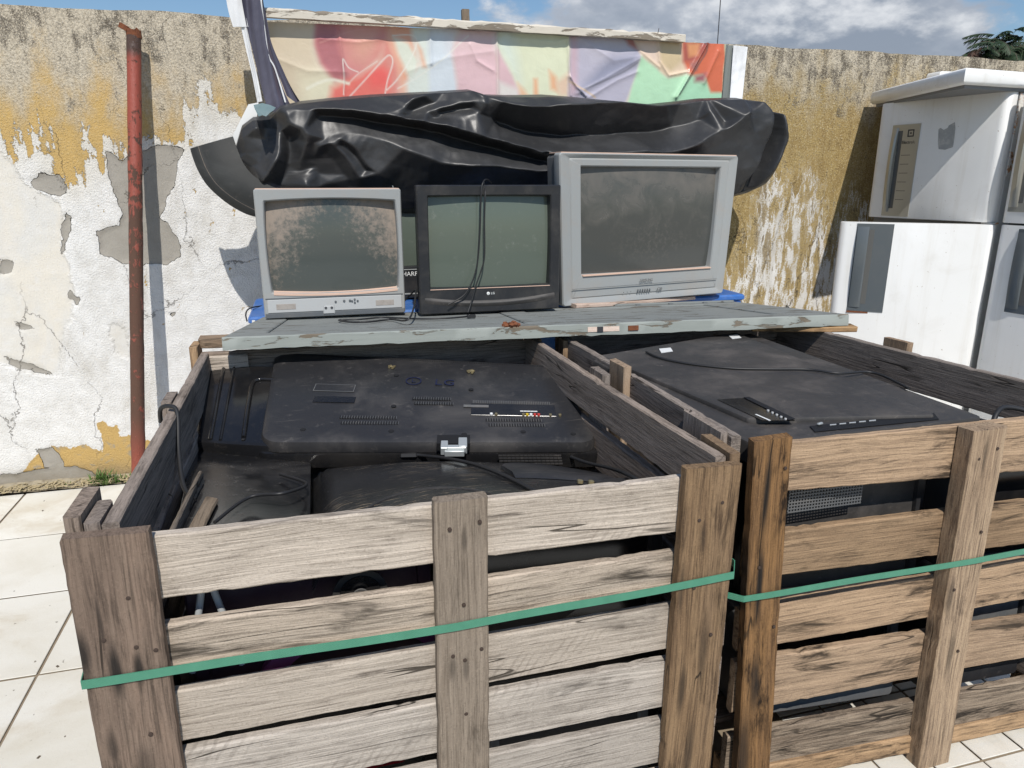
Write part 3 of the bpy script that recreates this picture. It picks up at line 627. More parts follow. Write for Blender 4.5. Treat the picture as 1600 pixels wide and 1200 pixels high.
cA = thing('pallet_crate', (.18, 1.7, 0), 'weathered grey slatted wooden crate of old televisions, nearer the left edge', 'crate', 'slatted wooden crates')
# front posts
plank('corner_post', (-.3145, 1.0825, .905), (-.318, 1.0825, 0), .115, .025, XV, M['wbrown'], cA)
plank('middle_post', (.2125, 1.0825, .894), (.205, 1.0825, 0), .093, .025, XV, M['wpost'], cA)
plank('corner_post', (.679, 1.0825, .902), (.672, 1.0825, 0), .112, .025, XV, M['wrpost'], cA)
rowsA = [((.887, .78), (.881, .772), 'wgrey'), ((.735, .652), (.730, .645), 'wgrey2'), ((.612, .515), (.617, .523), 'wgrey'), ((.497, .39), (.497, .385), 'wgrey'), ((.365, .262), (.356, .25), 'wgrey'), ((.235, .14), (.228, .13), 'wgrey2')]
rowsA = [tuple(tuple(CAMH-(CAMH-q)*1.009 for q in p) for p in r[:2])+(r[2],) for r in rowsA]
for (a, b), (c, d), mt in rowsA:
    plank('slat', (-.335, 1.106, (a+b)/2), (.728, 1.106, (c+d)/2), a-b, .02, ZV, M[mt], cA, wend=c-d, jit=.0028)
plank('bottom_runner', (-.36, 1.11, .055), (.735, 1.11, .055), .09, .025, ZV, M['wgrey2'], cA)
# side boards
for i, z in enumerate((.847, .715, .585, .455, .325, .19)):
    plank('side_board', (-.317, 1.122, z), (-.320, 2.27, z), .112, .024, ZV, M['wdark'], cA, jit=.003)
    plank('side_board', (.722, 1.122, z), (.690, 2.27, z), .112 if i else .106, .022, ZV, M['wdark'], cA, jit=.003)
    plank('back_board', (-.34, 2.296, z), (.72, 2.296, z), .105, .022, ZV, M['wdark'], cA)
def outer(parent, x, y, w, top=.905, t=.024, mat='wdark', bot=0, nm='side_post'): return plank(nm, (x, y, top), (x, y, bot), w, t, (0, 1, 0), M[mat], parent, jit=.002)
outer(cA, -.343, 1.165, .085, .903, .022); outer(cA, -.372, 1.185, .115, .915, .024)
outer(cA, -.343, 1.80, .10, .905, .022); outer(cA, -.343, 2.28, .10, .93, .022, 'wtan')
outer(cA, .745, 1.165, .11, .907, .022, 'wrpost'); outer(cA, .722, 1.72, .09, .915, .022, 'wdark'); outer(cA, .705, 2.24, .09, .9, .02, 'wtan')
for x, zs_ in ((-.338, (.735,)), (-.296, (.80, .715, .555)), (-.27, (.705,)), (.192, (.845, .602)), (.243, (.852, .607)), (.213, (.70, .590, .478)), (.655, (.80, .66)), (.70, (.83, .55))):
    for z in zs_: nail(cA, (x, 1.0695, z))

plank('back_block', (-.315, 2.275, .85), (-.20, 2.275, .85), .085, .02, ZV, M['wgrey2'], cA)
cB = thing('pallet_crate', (1.35, 1.7, 0), 'tan and orange slatted wooden crate right of the grey one, flat black television on top', 'crate', 'slatted wooden crates')
def fb(x, off=0): return 1.163-(x-.824)*math.tan(R(2))+off
def Bpt(x, z, off): return (x, fb(x, off), z)
plank('corner_post', Bpt(.867, .903, .013), Bpt(.905, 0, .013), .086, .027, XV, M['worange'], cB)
plank('middle_post', Bpt(1.384, .886, .012), Bpt(1.404, -.0, .012), .092, .044, XV, M['wknee'], cB)
plank('corner_post', Bpt(1.83, .9, .013), Bpt(1.84, 0, .013), .09, .027, XV, M['worange'], cB)
rowsB = [((.895, .791), (.899, .776), 'wtan'), ((.698, .598), (.698, .588), 'wtan'), ((.523, .423), (.540, .432), 'wtan'), ((.394, .266), (.387, .265), 'wtan'), ((.200, .075), (.199, .062), 'wtandark')]
rowsB = [tuple(tuple(CAMH-(CAMH-q)*1.028 for q in p) for p in r[:2])+(r[2],) for r in rowsB]
for (a, b), (c, d), mt in rowsB:
    k = (1.86-.85)/(1.53-.93)
    za, zb = (a+b)/2, (c+d)/2
    plank('slat', Bpt(.85, za, .042), Bpt(1.86, za+(zb-za)*k, .042), a-b, .022, ZV, M[mt], cB, wend=(a-b)+((c-d)-(a-b))*k, jit=.003)
plank('bottom_runner', Bpt(.86, .045, .06), Bpt(1.86, .045, .06), .075, .05, (0, 1, 0), M['wtan'], cB)
for i, z in enumerate((.85, .715, .585, .455, .325, .19)):
    plank('side_board', (.812, 1.21, z), (.800, 2.25, z), .105, .022, ZV, M['wdark'], cB, jit=.003)
    plank('side_board', (1.765, 1.16, z), (1.665, 2.27, z), .11, .022, ZV, M['wdark'], cB, jit=.003)
    plank('back_board', (.80, 2.292, z), (1.70, 2.292, z), .10, .022, ZV, M['wdark'], cB)
outer(cB, .791, 1.30, .16, .905, .016, 'wdark'); outer(cB, .788, 1.74, .10, .925, .022, 'wtan'); outer(cB, .785, 2.2, .09, .9, .02, 'wtan')
outer(cB, 1.735, 1.78, .10, .925, .022, 'wtan'); outer(cB, 1.795, 1.22, .10, .905, .022, 'wtan'); outer(cB, 1.69, 2.22, .09, .905, .022, 'wtan')
plank('floor_board', (.84, 1.35, .11), (1.7, 1.35, .11), .09, .02, (0, 1, 0), M['wtan'], cB); plank('floor_board', (.84, 1.5, .11), (1.7, 1.5, .11), .09, .02, (0, 1, 0), M['wtan'], cB); plank('floor_board', (.84, 1.68, .11), (1.7, 1.68, .11), .09, .02, (0, 1, 0), M['wtan'], cB)
for y in (1.25, 1.42, 1.6, 1.8, 2.0, 2.2): plank('floor_board', (-.3, y, .11), (.7, y, .11), .09, .02, (0, 1, 0), M['wdark'], cA)
for x, zs_ in ((1.365, (.82, .50)), (1.41, (.84, .64, .33)), (.85, (.62,)), (.895, (.84, .47))):
    for z in zs_: nail(cB, Bpt(x+(0 if x > 1 else (.9-z)*.04), z, -.0105 if x > 1 else -.001))
# short loose pieces of wood that carry the door
o = plank('wooden_block', (-.335, 2.33, .925), (-.19, 2.33, .928), .07, .028, (0, 1, 0), M['wtan'], None); tag(o, 'short brown wood offcut under the left end of the blue-grey door', 'wood block')
o = plank('wooden_batten', (1.45, 2.14, .912), (1.79, 2.04, .912), .07, .018, (0, 1, 0), M['wtan'], None); tag(o, 'thin tan batten sticking out under the right end of the door', 'batten')

# green straps
def strap(pts, w, label):
    pts = [Vector(p) for p in pts]; m = MB(); out = []
    for i in range(len(pts)-1):
        k = max(2, int((pts[i+1]-pts[i]).length/.05))
        for j in range(k): out.append(pts[i].lerp(pts[i+1], j/k))
    out.append(pts[-1]); loops = []
    for i, p in enumerate(out):
        d = out[min(i+1, len(out)-1)]-out[max(i-1, 0)]; nrm = Vector((d.y, -d.x, 0)).normalized()*.0009; tw = Vector((0, 0, 1))
        q = p+Vector((0, -.0006*math.sin(i*.5), .0012*math.sin(i*.7)+.0012*math.sin(i*.23)))
        loops.append([q-tw*w/2-nrm, q+tw*w/2-nrm, q+tw*w/2+nrm, q-tw*w/2+nrm])
    m.loft(loops, True, True); o = m.build('packing_strap', M['strap'], None, smooth=30); tag(o, label, 'strap', 'green packing straps')
strap([(-.387, 2.33, .70), (-.387, 1.16, .670), (-.377, 1.0665, .668), (.20, 1.0665, .660), (.737, 1.0665, .676), (.759, 1.10, .678), (.7595, 2.30, .68), (.2, 2.32, .69), (-.387, 2.33, .70)], .0150, 'light green plastic strap round the grey crate')
strap([(.779, 2.3, .58), (.779, 1.20, .555), (.83, fb(.83, -.004), .5535), (1.40, fb(1.40, -.013), .569), (1.87, fb(1.87, -.004), .58), (1.81, 1.3, .58), (1.75, 2.3, .58)], .0140, 'darker green plastic strap round the tan crate')

# ------------------------------------------------------------------ CRT televisions
def crt(name, label, loc, rz, w, h, d, lm, rm, tm, bm, frame_mat, scr_mat, tilt=0, bul=.004, bz=.004, r_out=.012, r_in=.012, flare=.0, inner=False, group='old tube televisions'):
    """origin at the bottom centre of the front; x right, y back, z up"""
    t = thing(name, loc, label, 'television', group, rot=(tilt, 0, rz))
    ow, oh = w-lm-rm, h-tm-bm; ox = (lm-rm)/2; oz = bm+oh/2
    m = MB(); hz = h/2
    L = [rrect(w-.01, h-.01, r_out, .055, 0, hz), rrect(w, h, r_out, .045, 0, hz), rrect(w, h, r_out, .006, 0, hz), rrect(w-.008, h-.008, r_out*.8, .0, 0, hz)]
    if inner: L += [rrect(w-.012, h-.012, r_out*.8, .0, 0, hz), rrect((w+ow*1.0)/2+.004, h-.05, .006, .012, ox*.6, hz+.004), rrect((w+ow)/2-.006, h-.06, .006, .008, ox*.6, hz+.004)]
    L += [rrect(ow+.008, oh+.008, r_in, .001+(.008 if inner else 0), ox, oz, bulge=bul, bz=bz), rrect(ow, oh, r_in, .006+(.008 if inner else 0), ox, oz, bulge=bul, bz=bz), rrect(ow-.006, oh-.006, r_in, .04, ox, oz, bulge=bul, bz=bz)]
    m.loft(L); m.f = [q[::-1] for q in m.f] if False else m.f
    m.build('bezel', frame_mat, t, smooth=32, local=True)
    # glass: bowed grid
    g = MB(); nx, nz = 21, 17; vs = []
    for j in range(nz):
        for i in range(nx):
            u = i/(nx-1)*2-1; v = j/(nz-1)*2-1
            vs.append((ox+u*(ow/2+.006), .034-.022*(1-u*u*.55-v*v*.45)+.006, oz+v*(oh/2+.006)))
    g.add(vs, gridfaces(nx, nz)); g.build('screen', scr_mat, t, smooth=180, local=True)
    b = MB()
    b.loft([rrect(w-.012, h-.012, r_out, .05, 0, hz), rrect(w-.02, h-.02, r_out, .12, 0, hz), rrect(w*.86, h*.80, .03, d*.42, 0, hz*.98), rrect(w*.60, h*.56, .03, d*.70, 0, hz*.86), rrect(w*.42, h*.40, .02, d, 0, hz*.80)], False, True)
    b.build('rear_housing', M['blackm'] if frame_mat != M['silver'] else M['greym'], t, smooth=35, local=True)
    return t
def part_box(t, name, a, b, mat, c=.0015, smooth=30): m = MB(); m.box(a, b, c=c); return m.build(name, mat, t, smooth=smooth, local=True)
FT = Matrix.Rotation(R(90), 4, 'X')          # text facing the viewer (-Y)
def disc(t, name, x, y, z, r, dpt, mat, n=14, hollow=False):
    m = MB(); lp = lambda rr, yy: [(x+rr*math.cos(2*math.pi*k/n), yy, z+rr*math.sin(2*math.pi*k/n)) for k in range(n)]
    L = [lp(r, y+.002), lp(r, y-dpt*.7), lp(r*.8, y-dpt)]
    if hollow: L += [lp(r*.5, y-dpt), lp(r*.45, y)]
    m.loft(L, False, True); return m.build(name, mat, t, smooth=35, local=True)

# door plane carrying the sets
DA = Vector((-.26, 2.21, .96)); dang = R(-4.8); du = Vector((math.cos(dang), math.sin(dang), 0)); dv = Vector((math.sin(-dang), math.cos(dang), 0))
dtilt = math.asin(.105); dv = (dv*math.cos(dtilt)-Vector((0, 0, 1))*math.sin(dtilt)); dn = du.cross(dv)
DM = frame(DA, du, dv)
def doorz(x, y): return DA.z-((x-DA.x)*dn.x+(y-DA.y)*dn.y)/dn.z

def place(xl, yl, xr, yr, Yl, Yr): return at(xl, yl, Yl), at(xr, yr, Yr)
# 1: small silver set
a, b_ = at(414, 498, 2.84), at(634, 491, 2.84); w1 = (b_-a).length; z1 = at(398, 296, 2.84).z; h1 = z1-a.z
c1 = (a+b_)/2; c1.z = a.z-.002; h1 = h1+.004; w1 = w1*1.0
t1 = crt('television', 'small silver tube television with dust in the upper corners of its screen', c1, 0, w1, h1, .36, .034, .024, .044, .098, M['silver'], M['scr1'], bul=.006, bz=.009, r_out=.01, r_in=.006)
part_box(t1, 'control_panel', (-w1/2+.014, -.004, .022), (w1/2-.014, .004, .072), M['silverl'])
part_box(t1, 'base_strip', (-w1/2+.004, -.0025, .002), (w1/2-.004, .004, .020), M['silverd'])
part_box(t1, 'trim_line', (-w1/2+.008, -.002, .074), (w1/2-.008, .003, .0775), M['silverd'], c=.0005)
part_box(t1, 'speaker_grille', (-w1/2+.045, -.0052, .034), (-w1/2+.115, .001, .055), M['grille'], c=.0005)
part_box(t1, 'speaker_grille', (w1/2-.115, -.0052, .034), (w1/2-.045, .001, .055), M['grille'], c=.0005)
# dusty lower ledge of the screen opening
m = MB(); n = 24; oz = .098; lo = []
for k in range(n+1):
    u = k/n*2-1; x = .006+u*(w1-.068)/2; zb = oz-.003-.009*(1-u*u)
    lo.append([(x, -.0015, zb-.006), (x, -.0015, zb+.001), (x, .032, zb+.007), (x, .032, zb-.006)])
m.loft(lo, True, True); m.build('dusty_ledge', M['dustytop'], t1, smooth=40, local=True)
part_box(t1, 'dust_layer', (-w1/2+.006, .004, h1-.0025), (w1/2-.006, .12, h1+.001), M['dustytop'], c=.0005)
for x, z, r in ((-.022, .056, .0042), (.010, .058, .0045), (.032, .058, .0045), (.050, .062, .0038), (.050, .050, .0038), (.040, .056, .0038), (.061, .056, .0038)): disc(t1, 'button', x+.02, -.004, z, r, .004, M['silverd'])
jp = part_box(t1, 'socket_plate', (-.050, -.0062, .010), (-.006, 0, .042), M['silverl'], c=.003); disc(t1, 'socket', -.040, -.006, .034, .0048, .003, M['ink'], hollow=True); disc(t1, 'socket', -.018, -.006, .034, .0048, .003, M['ink'], hollow=True)
# 2: black set
a, b_ = at(664, 492, 2.74), at(875, 487, 2.74); top = at(650, 290, 2.74)
c2 = (a+b_)/2; h2 = top.z-a.z+.002; w2 = (at(877, 290, 2.74)-at(650, 292, 2.74)).length; c2 = (at(651, 400, 2.74)+at(877, 400, 2.74))/2; c2.z = a.z
t2 = crt('television', 'black tube television with greenish screen between the two silver ones', c2, 0, w2, h2, .40, .044, .042, .040, .098, M['blacktv'], M['scr2'], bul=.001, bz=.001, r_out=.006, r_in=.004)
# swept chin crease
m = MB(); lo = []
for k in range(25):
    u = k/24*2-1; x = u*(w2/2-.02); zc = .055-.020*(1-u*u); d_ = .0075*(1-u**4)+.0005
    lo.append([(x, .001, zc+.012), (x, -d_, zc+.004), (x, -d_*1.1, zc-.001), (x, .001, zc-.014)])
m.loft(lo, False, False, closed=False); m.f = [q[::-1] for q in m.f]; m.build('chin_ridge', M['blackm'], t2, smooth=50, local=True)
part_box(t2, 'worn_edge', (-w2/2+.042, -.0012, .0935), (w2/2-.040, .001, .0962), M['dustytop'], c=.0004)
disc(t2, 'logo_badge', -.012, .0, .073, .0062, .0015, M['white'])
put_text('logo_lettering', 'LG', .0125, M['white'], t2, Matrix.Translation((.006, -.0012, .073)) @ FT, spacing=1.05)
put_text('logo_face', 'L', .007, M['inkgrey'], t2, Matrix.Translation((-.012, -.0022, .073)) @ FT)
# 3: large silver set turned slightly to the left
a, b_ = at(879, 480, 2.82), at(1124, 461, 2.99); tl = at(869, 235, 2.82); tr = at(1160, 232, 3.0)
c3 = (at(872, 360, 2.82)+at(1146, 350, 2.99))/2; w3 = (at(1146, 350, 2.99)-at(872, 360, 2.82)).length; h3 = tl.z-a.z; c3.z = (a.z+b_.z)/2+.004
rz3 = math.atan2(2.99-2.82, (at(1146, 350, 2.99)-at(872, 360, 2.82)).x)
t3 = crt('television', 'largest silver tube television, right of the black one, with a smeared dark screen', c3, rz3, w3, h3-.006, .42, .105, .09, .052, .125, M['silver'], M['scr3'], bul=.0, bz=.0, r_out=.014, r_in=.003, inner=True)
part_box(t3, 'chin_line', (-w3/2+.05, -.0006, .070), (w3/2-.05, .003, .0715), M['silverd'], c=.0003)
part_box(t3, 'dusty_ledge', (-w3/2+.108, .002, .121), (w3/2-.092, .034, .1262), M['dustytop'], c=.0005)
part_box(t3, 'dust_layer', (-w3/2+.01, .004, h3-.0085), (w3/2-.01, .10, h3-.004), M['dustytop'], c=.0005)
put_text('brand_lettering', 'SAMSUNG', .0165, M['inkgrey'], t3, Matrix.Translation((-.012, -.0012, .088)) @ FT, spacing=.95)
for k in range(6): part_box(t3, 'button', (-.060+k*.0135, -.003, .036), (-.056+k*.0135, .002, .050), M['silverd'], c=.0008)
put_text('model_badge', 'C29', .018, M['inkgrey'], t3, Matrix.Translation((.062, -.0012, .044)) @ FT, depth=.001)
for x in (-.14, -.12, -.10): part_box(t3, 'indicator', (x, -.0015, .040), (x+.003, .001, .043), M['ink'], c=.0004)
for ch in t3.children:      # the cabinet narrows towards its foot
    for v in ch.data.vertices:
        k = 1-.065*(1-min(1, max(0, (ch.matrix_local @ v.co).z/h3))); v.co.x = v.co.x*k
# 4: set behind, mostly hidden
c4 = at(600, 480, 3.27); w4 = .62; h4 = .44; c4.x = .30; c4.z = .884
t4 = crt('television', 'dark tube television standing behind the small silver and the black ones', c4, 0, w4, h4, .22, .05, .05, .04, .145, M['blacktv'], M['scr2'], r_out=.006, r_in=.006)
put_text('brand_lettering', 'SHARP', .028, M['white'], t4, Matrix.Translation((at(646, 428, 3.27).x-c4.x-.022, -.0012, at(646, 428, 3.27).z-.884)) @ FT, spacing=1.0)
part_box(t4, 'trim_line', (-w4/2+.01, -.003, .018), (w4/2-.01, .002, .024), M['silver'], c=.0005); part_box(t4, 'trim_line', (-w4/2+.01, -.003, .128), (w4/2-.01, .002, .132), M['silver'], c=.0005)

# pale board wedged below the large set
p0 = at(905, 486, 2.79); p1 = at(1086, 463, 2.97)
o = plank('pale_board', (p0.x-.02, 2.84, doorz(p0.x, 2.84)+.012), (p1.x, 3.01, doorz(p1.x, 3.0)+.014), .09, .016, (0, 1, 0), M['paleboard'], None, wend=.06); tag(o, 'thin pinkish board wedged between the largest television and the door', 'board')
# blue cabinet behind the crates
bc = thing('blue_cabinet', (.86, 3.25, 0), 'long blue cabinet whose top shows behind the televisions', 'cabinet')
m = MB(); m.box((-.245, 3.02, 0), (1.99, 3.50, .845), c=.006); m.build('body', M['blue'], bc, smooth=30)
m = MB(); m.box((-.25, 3.01, .846), (2.0, 3.505, .876), c=.008); m.build('top', M['blue'], bc, smooth=30)
m = MB(); m.box((-.255, 3.002, .838), (-.12, 3.0095, .846)); m.build('edge_trim', M['white'], bc)
for x in (-.235, -.215, -.195): m = MB(); m.box((x, 3.0075, .852), (x+.012, 3.0095, .864)); m.build('white_mark', M['white'], bc)

# ------------------------------------------------------------------ the old door
dr = thing('old_door', DA, 'blue-grey painted wooden door laid flat across both crates as a shelf', 'door'); PM[dr.name] = Matrix.Translation(DA); DL, DW, DT = 2.03, .80, .036
def dbox(name, a, b, mat, c=.002): mm = MB(); mm.box(a, b, c=c); return mm.build(name, mat, dr, DM, smooth=30)
def lz(a, b, nm, mat): return plank(nm, DM @ Vector(a), DM @ Vector(b), .1, .03, dv, mat, dr)
# stiles, rails and two sunk panels
for nm, x0, x1, y0, y1 in (('stile', 0, DL, .0, .10), ('stile', 0, DL, DW-.10, DW), ('rail', .0, .11, .1005, DW-.1005), ('rail', .93, 1.03, .1005, DW-.1005), ('rail', DL-.20, DL, .1005, DW-.1005)):
    dbox(nm, (x0+.0, y0, -DT), (x1, y1, 0), M['doortop'], c=.003)
dbox('panel', (.112, .102, -DT*.75), (.928, DW-.102, -.004), M['doortop']); dbox('panel', (1.032, .102, -DT*.75), (DL-.202, DW-.102, -.004), M['doortop'])
# front lipping with chipped paint
ed = MB(); lo = []
for k in range(61):
    x = DL*k/60; a_ = random.gauss(0, .0012); z_ = random.gauss(0, .0012)
    lo.append([(x, -.0035+a_, -DT-.001+z_), (x, -.0035+a_, -.003+z_), (x, .001, .0006), (x, .001, -DT)])
lo = [l for l in lo]; ed.loft(lo, True, True); ed.build('edge_lipping', M['dooredge'], dr, DM, smooth=40)
xm = (DM.inverted() @ at(935, 513, 2.16)).x
for xx, ww, mt in ((xm, .105, 'paleboard'), (xm-.012, .02, 'ink'), (xm+.10, .035, 'rust')):
    mm = MB(); mm.box((xx-ww/2, -.0065 if mt != 'ink' else -.0078, -DT*.72), (xx+ww/2, -.004, -DT*.28)); mm.build({'paleboard': 'lock_plate', 'ink': 'latch_hole', 'rust': 'rust_patch'}[mt], M[mt], dr, DM)
mm = MB()
for k in range(46):
    x = (DM.inverted() @ at(793, 508, 2.2)).x+random.gauss(0, .012); s_ = random.uniform(.002, .006); y = random.uniform(0, .02)
    mm.box((-s_, -s_, 0), (s_, s_, s_*random.uniform(.6, 3)), Matrix.Translation((x, y, 0)) @ Matrix.Rotation(random.uniform(-.8, .8), 4, 'X') @ Matrix.Rotation(random.uniform(0, 3), 4, 'Z'))
mm.build('rusty_hook', M['rust'], dr, DM)
# raised strip along the far right, holding shadows
mm = MB(); mm.box((1.42, DW-.03, .0), (DL-.02, DW-.008, .008), c=.001); mm.build('beading', M['doortop'], dr, DM)
for x in (1.55, 1.70, 1.86): mm = MB(); mm.box((x, DW-.045, .0), (x+.018, DW-.031, .004)); mm.build('hinge_leaf', M['silverd'], dr, DM)

# ------------------------------------------------------------------ cables
def cable(pts, r, label, n=7, nm='power_cable'): m = MB(); m.tube(spline(pts, 8), r, n); o = m.build(nm, M['cable'], None, smooth=60); tag(o, label, 'cable'); return o
yc = 2.735
cable([at(768, 286, 2.86), at(762, 281, 2.80), at(756, 283, 2.745), at(752, 300, 2.728), at(750, 360, 2.726), at(746, 410, 2.725), at(738, 440, 2.724), at(724, 462, 2.722), at(700, 476, 2.716)], .0030, 'thin black cord hanging over the front of the black television')
cable([at(756, 285, 2.80), at(758, 300, 2.728), at(757, 345, 2.724), at(757, 400, 2.722), at(751, 425, 2.722), at(744, 445, 2.720), at(737, 470, 2.714), at(731, 488, 2.70)], .0028, 'second black cord looping down the black television screen')
def ond(x, y, dz=.004):
    d = pxdir(x, y); Cc = Vector((0, 0, CAMH)); dd = Vector(d); P0 = DA+dn*dz; t = (P0-Cc).dot(dn)/dd.dot(dn); return Cc+dd*t
cable([at(632, 470, 2.9), at(640, 462, 2.88), at(650, 455, 2.8), ond(640, 497, .02), ond(610, 499), ond(575, 503), ond(545, 503), ond(530, 500), ond(560, 499), ond(600, 496), ond(650, 498), ond(700, 497), ond(735, 494)], .0034, 'tangled black power lead lying on the door in front of the televisions')
m = MB(); q = ond(738, 494, .006); m.box((-.02, -.008, -.006), (.012, .008, .006), Matrix.Translation(q) @ Matrix.Rotation(-.1, 4, 'Z'), c=.002); tag(m.build('cable_plug', M['cable'], None, smooth=40), 'black plug lying on the door before the black television', 'plug')
cable([at(386, 502, 2.97), at(384, 492, 3.0), at(387, 484, 3.1), at(396, 480, 3.2), at(410, 478, 3.3)], .003, 'short black cord hooped at the left end of the blue cabinet')
# wire aerial behind the small set
m = MB(); m.tube([at(545, 297, 3.2), at(575, 292, 3.2), at(612, 287, 3.2), at(614, 292, 3.2), at(614, 310, 3.2)], .003, 6); o = m.build('wire_frame', M['metal'], None, smooth=60); tag(o, 'thin bent metal wire poking up behind the small silver television', 'wire')

# ------------------------------------------------------------------ flat television casings lying in the crates
def lerp2(c, s, t): TL, TR, BR, BL = c; return (TL.lerp(TR, s)).lerp(BL.lerp(BR, s), t)
class Panel:
    """slab on a quad; s runs left-right, t runs far-near, h above the face"""
    def __init__(s_, c): s_.c = [Vector(k) for k in c]; TL, TR, BR, BL = s_.c; s_.n = ((TR-TL).cross(TL-BL)).normalized(); s_.n = s_.n if s_.n.z > 0 else -s_.n
    def P(s_, s, t, h=0): return lerp2(s_.c, s, t)+s_.n*h
    def M(s_, s, t, h=0): x = s_.P(s+.01, t)-s_.P(s-.01, t); y = s_.P(s, t-.01)-s_.P(s, t+.01); return frame(s_.P(s, t, h), x, y)
    def slab(s_, name, mat, parent, th, r=.03, bev=.012, s0=0, s1=1, t0=0, t1=1, h=0, smooth=40):
        m = MB(); L = []
        W_ = (s_.P(1, .5)-s_.P(0, .5)).length*(s1-s0); H_ = (s_.P(.5, 1)-s_.P(.5, 0)).length*(t1-t0)
        for ins, hh in ((0, -th), (0, -bev), (bev*.3, -bev*.3), (bev, 0), (bev+.004, 0)):
            lp = rrect(W_-2*ins, H_-2*ins, max(.002, r-ins), 0, n=5, per=5)
            L.append([s_.P(s0+(x/W_+.5)*(s1-s0), t1-(z/H_+.5)*(t1-t0), hh+h) for x, _, z in lp])
        m.loft(L, True, True); return m.build(name, mat, parent, smooth=smooth)
    def box(s_, m, s, t, ws, wt, h0, h1, c=0, rot=0): m.box((-ws/2, -wt/2, h0), (ws/2, wt/2, h1), s_.M(s, t) @ Matrix.Rotation(rot, 4, 'Z'), c=c)

# a) large flat casing in the left crate
TL, TR, BR, BL = atz(428, 546, .890), atz(872, 568, .842), atz(938, 690, .745), atz(403, 690, .765)
pn = Panel([TL, TR, BR, BL]); org = pn.P(.5, .5, -.06)
t5 = thing('flat_television', org, 'black flat television face down in the grey crate, rear casing with printed letters', 'television', 'flat televisions dumped in the crates')
pn.slab('rear_casing', M['blackp'], t5, .034, .05, .020)
pn.slab('front_frame', M['blackg'], t5, .045, .03, .008, -.012, 1.012, -.01, 1.005, h=-.0345)
m = MB()
for k in range(150): pn.box(m, .05+.92*k/150, .055, .0028, .007, -.001, .0006)
tag(m.build('vent_slots', M['blackd'], t5), kind='stuff')
for (s0, s1, tt, rows) in ((.235, .41, .765, 2), (.465, .59, .545, 2), (.68, .855, .775, 2)):
    m = MB(); n_ = int((s1-s0)*130)
    for r_ in range(rows):
        for k in range(n_): pn.box(m, s0+(s1-s0)*(k+.5*r_)/n_, tt+r_*.055, .0042, .013, -.001, .0010)
    tag(m.build('vent_slots', M['blackd'], t5), kind='stuff')
    m = MB()
    for r_ in range(rows):
        for k in range(n_): pn.box(m, s0+(s1-s0)*(k+.5*r_)/n_+.0028, tt+r_*.055, .0012, .013, 0, .0018)
    tag(m.build('vent_ribs', M['greym'], t5), kind='stuff')
# label outlines, screws, print
m = MB(); pn.box(m, .215, .45, .115, .040, 0, .0011); m.build('worn_label', M['greym'], t5)
m = MB(); pn.box(m, .215, .45, .111, .036, .0011, .0014); m.build('label_face', M['blackp'], t5)
m = MB(); pn.box(m, .215, .58, .115, .032, 0, .0009); m.build('worn_label', M['blackg'], t5)
for s, t in ((.42, .27), (.66, .42), (.125, .89), (.385, .90), (.60, .93), (.78, .90), (.93, .92), (.40, .64)):
    mm = MB(); n_ = 10; mm.loft([[pn.M(s, t) @ Vector((rr*math.cos(2*math.pi*k/n_), rr*math.sin(2*math.pi*k/n_), hh)) for k in range(n_)] for rr, hh in ((.0075, .0004), (.0075, .0012), (.005, .0006))], False, True); mm.build('screw_hole', M['blackd'], t5)
for s, t in ((.405, .165), (.675, .185)):
    mm = MB(); pn.box(mm, s, t, .022 if s > .5 else .008, .010, .001, .006, c=.001, rot=.5); pn.box(mm, s+.008, t+.01, .007, .02, .001, .004, rot=-.3); pn.box(mm, s-.006, t+.015, .006, .006, .001, .009); mm.build('metal_clip', M['gold'], t5)
mm = MB(); n_ = 28; mm.loft([[pn.M(.475, .335) @ Vector((rr*math.cos(2*math.pi*k/n_), rr*math.sin(2*math.pi*k/n_), hh)) for k in range(n_)] for rr, hh in ((.0235, .0002), (.0235, .0011), (.020, .0011), (.020, .0003))]); mm.build('logo_ring', M['inkblue'], t5)
put_text('logo_letter', 'L', .028, M['inkblue'], t5, pn.M(.475, .335, .0009), local=False, depth=.0004)
put_text('logo_lettering', 'LG', .048, M['inkblue'], t5, pn.M(.578, .345, .0009), local=False, depth=.0005, spacing=1.1)
# connector bay
m = MB(); pn.box(m, .775, .66, .235, .062, 0, .0013, c=.0005); m.build('connector_bay', M['blackg'], t5)
m = MB()
for k in range(44): pn.box(m, .655+.25*k/44, .575, .0018, .016, .001, .0024)
tag(m.build('bay_ribs', M['greym'], t5), kind='stuff')
m = MB(); pn.box(m, .66, .625, .07, .012, .001, .0022); m.build('bay_label', M['greym'], t5)
for k, (s, mt) in enumerate(((.70, 'white'), (.715, 'gold'), (.80, 'gold'), (.812, 'yellow'), (.824, 'white'), (.836, 'redsock'), (.848, 'redsock'), (.885, 'gold'), (.915, 'gold'))):
    mm = MB(); lp = [[pn.M(s, .72) @ Vector((rr*math.cos(k2*math.pi/5), rr*math.sin(k2*math.pi/5), hh)) for k2 in range(10)] for rr, hh in ((.0042, .001), (.0042, .006), (.002, .0065))]; mm.loft(lp, False, True); mm.build('socket', M[mt], t5, smooth=40)
m = MB()
for k in range(5): pn.box(m, .80+.011*k, .675, .009, .004, .001, .0022)
m.build('socket_labels', M['white'], t5)
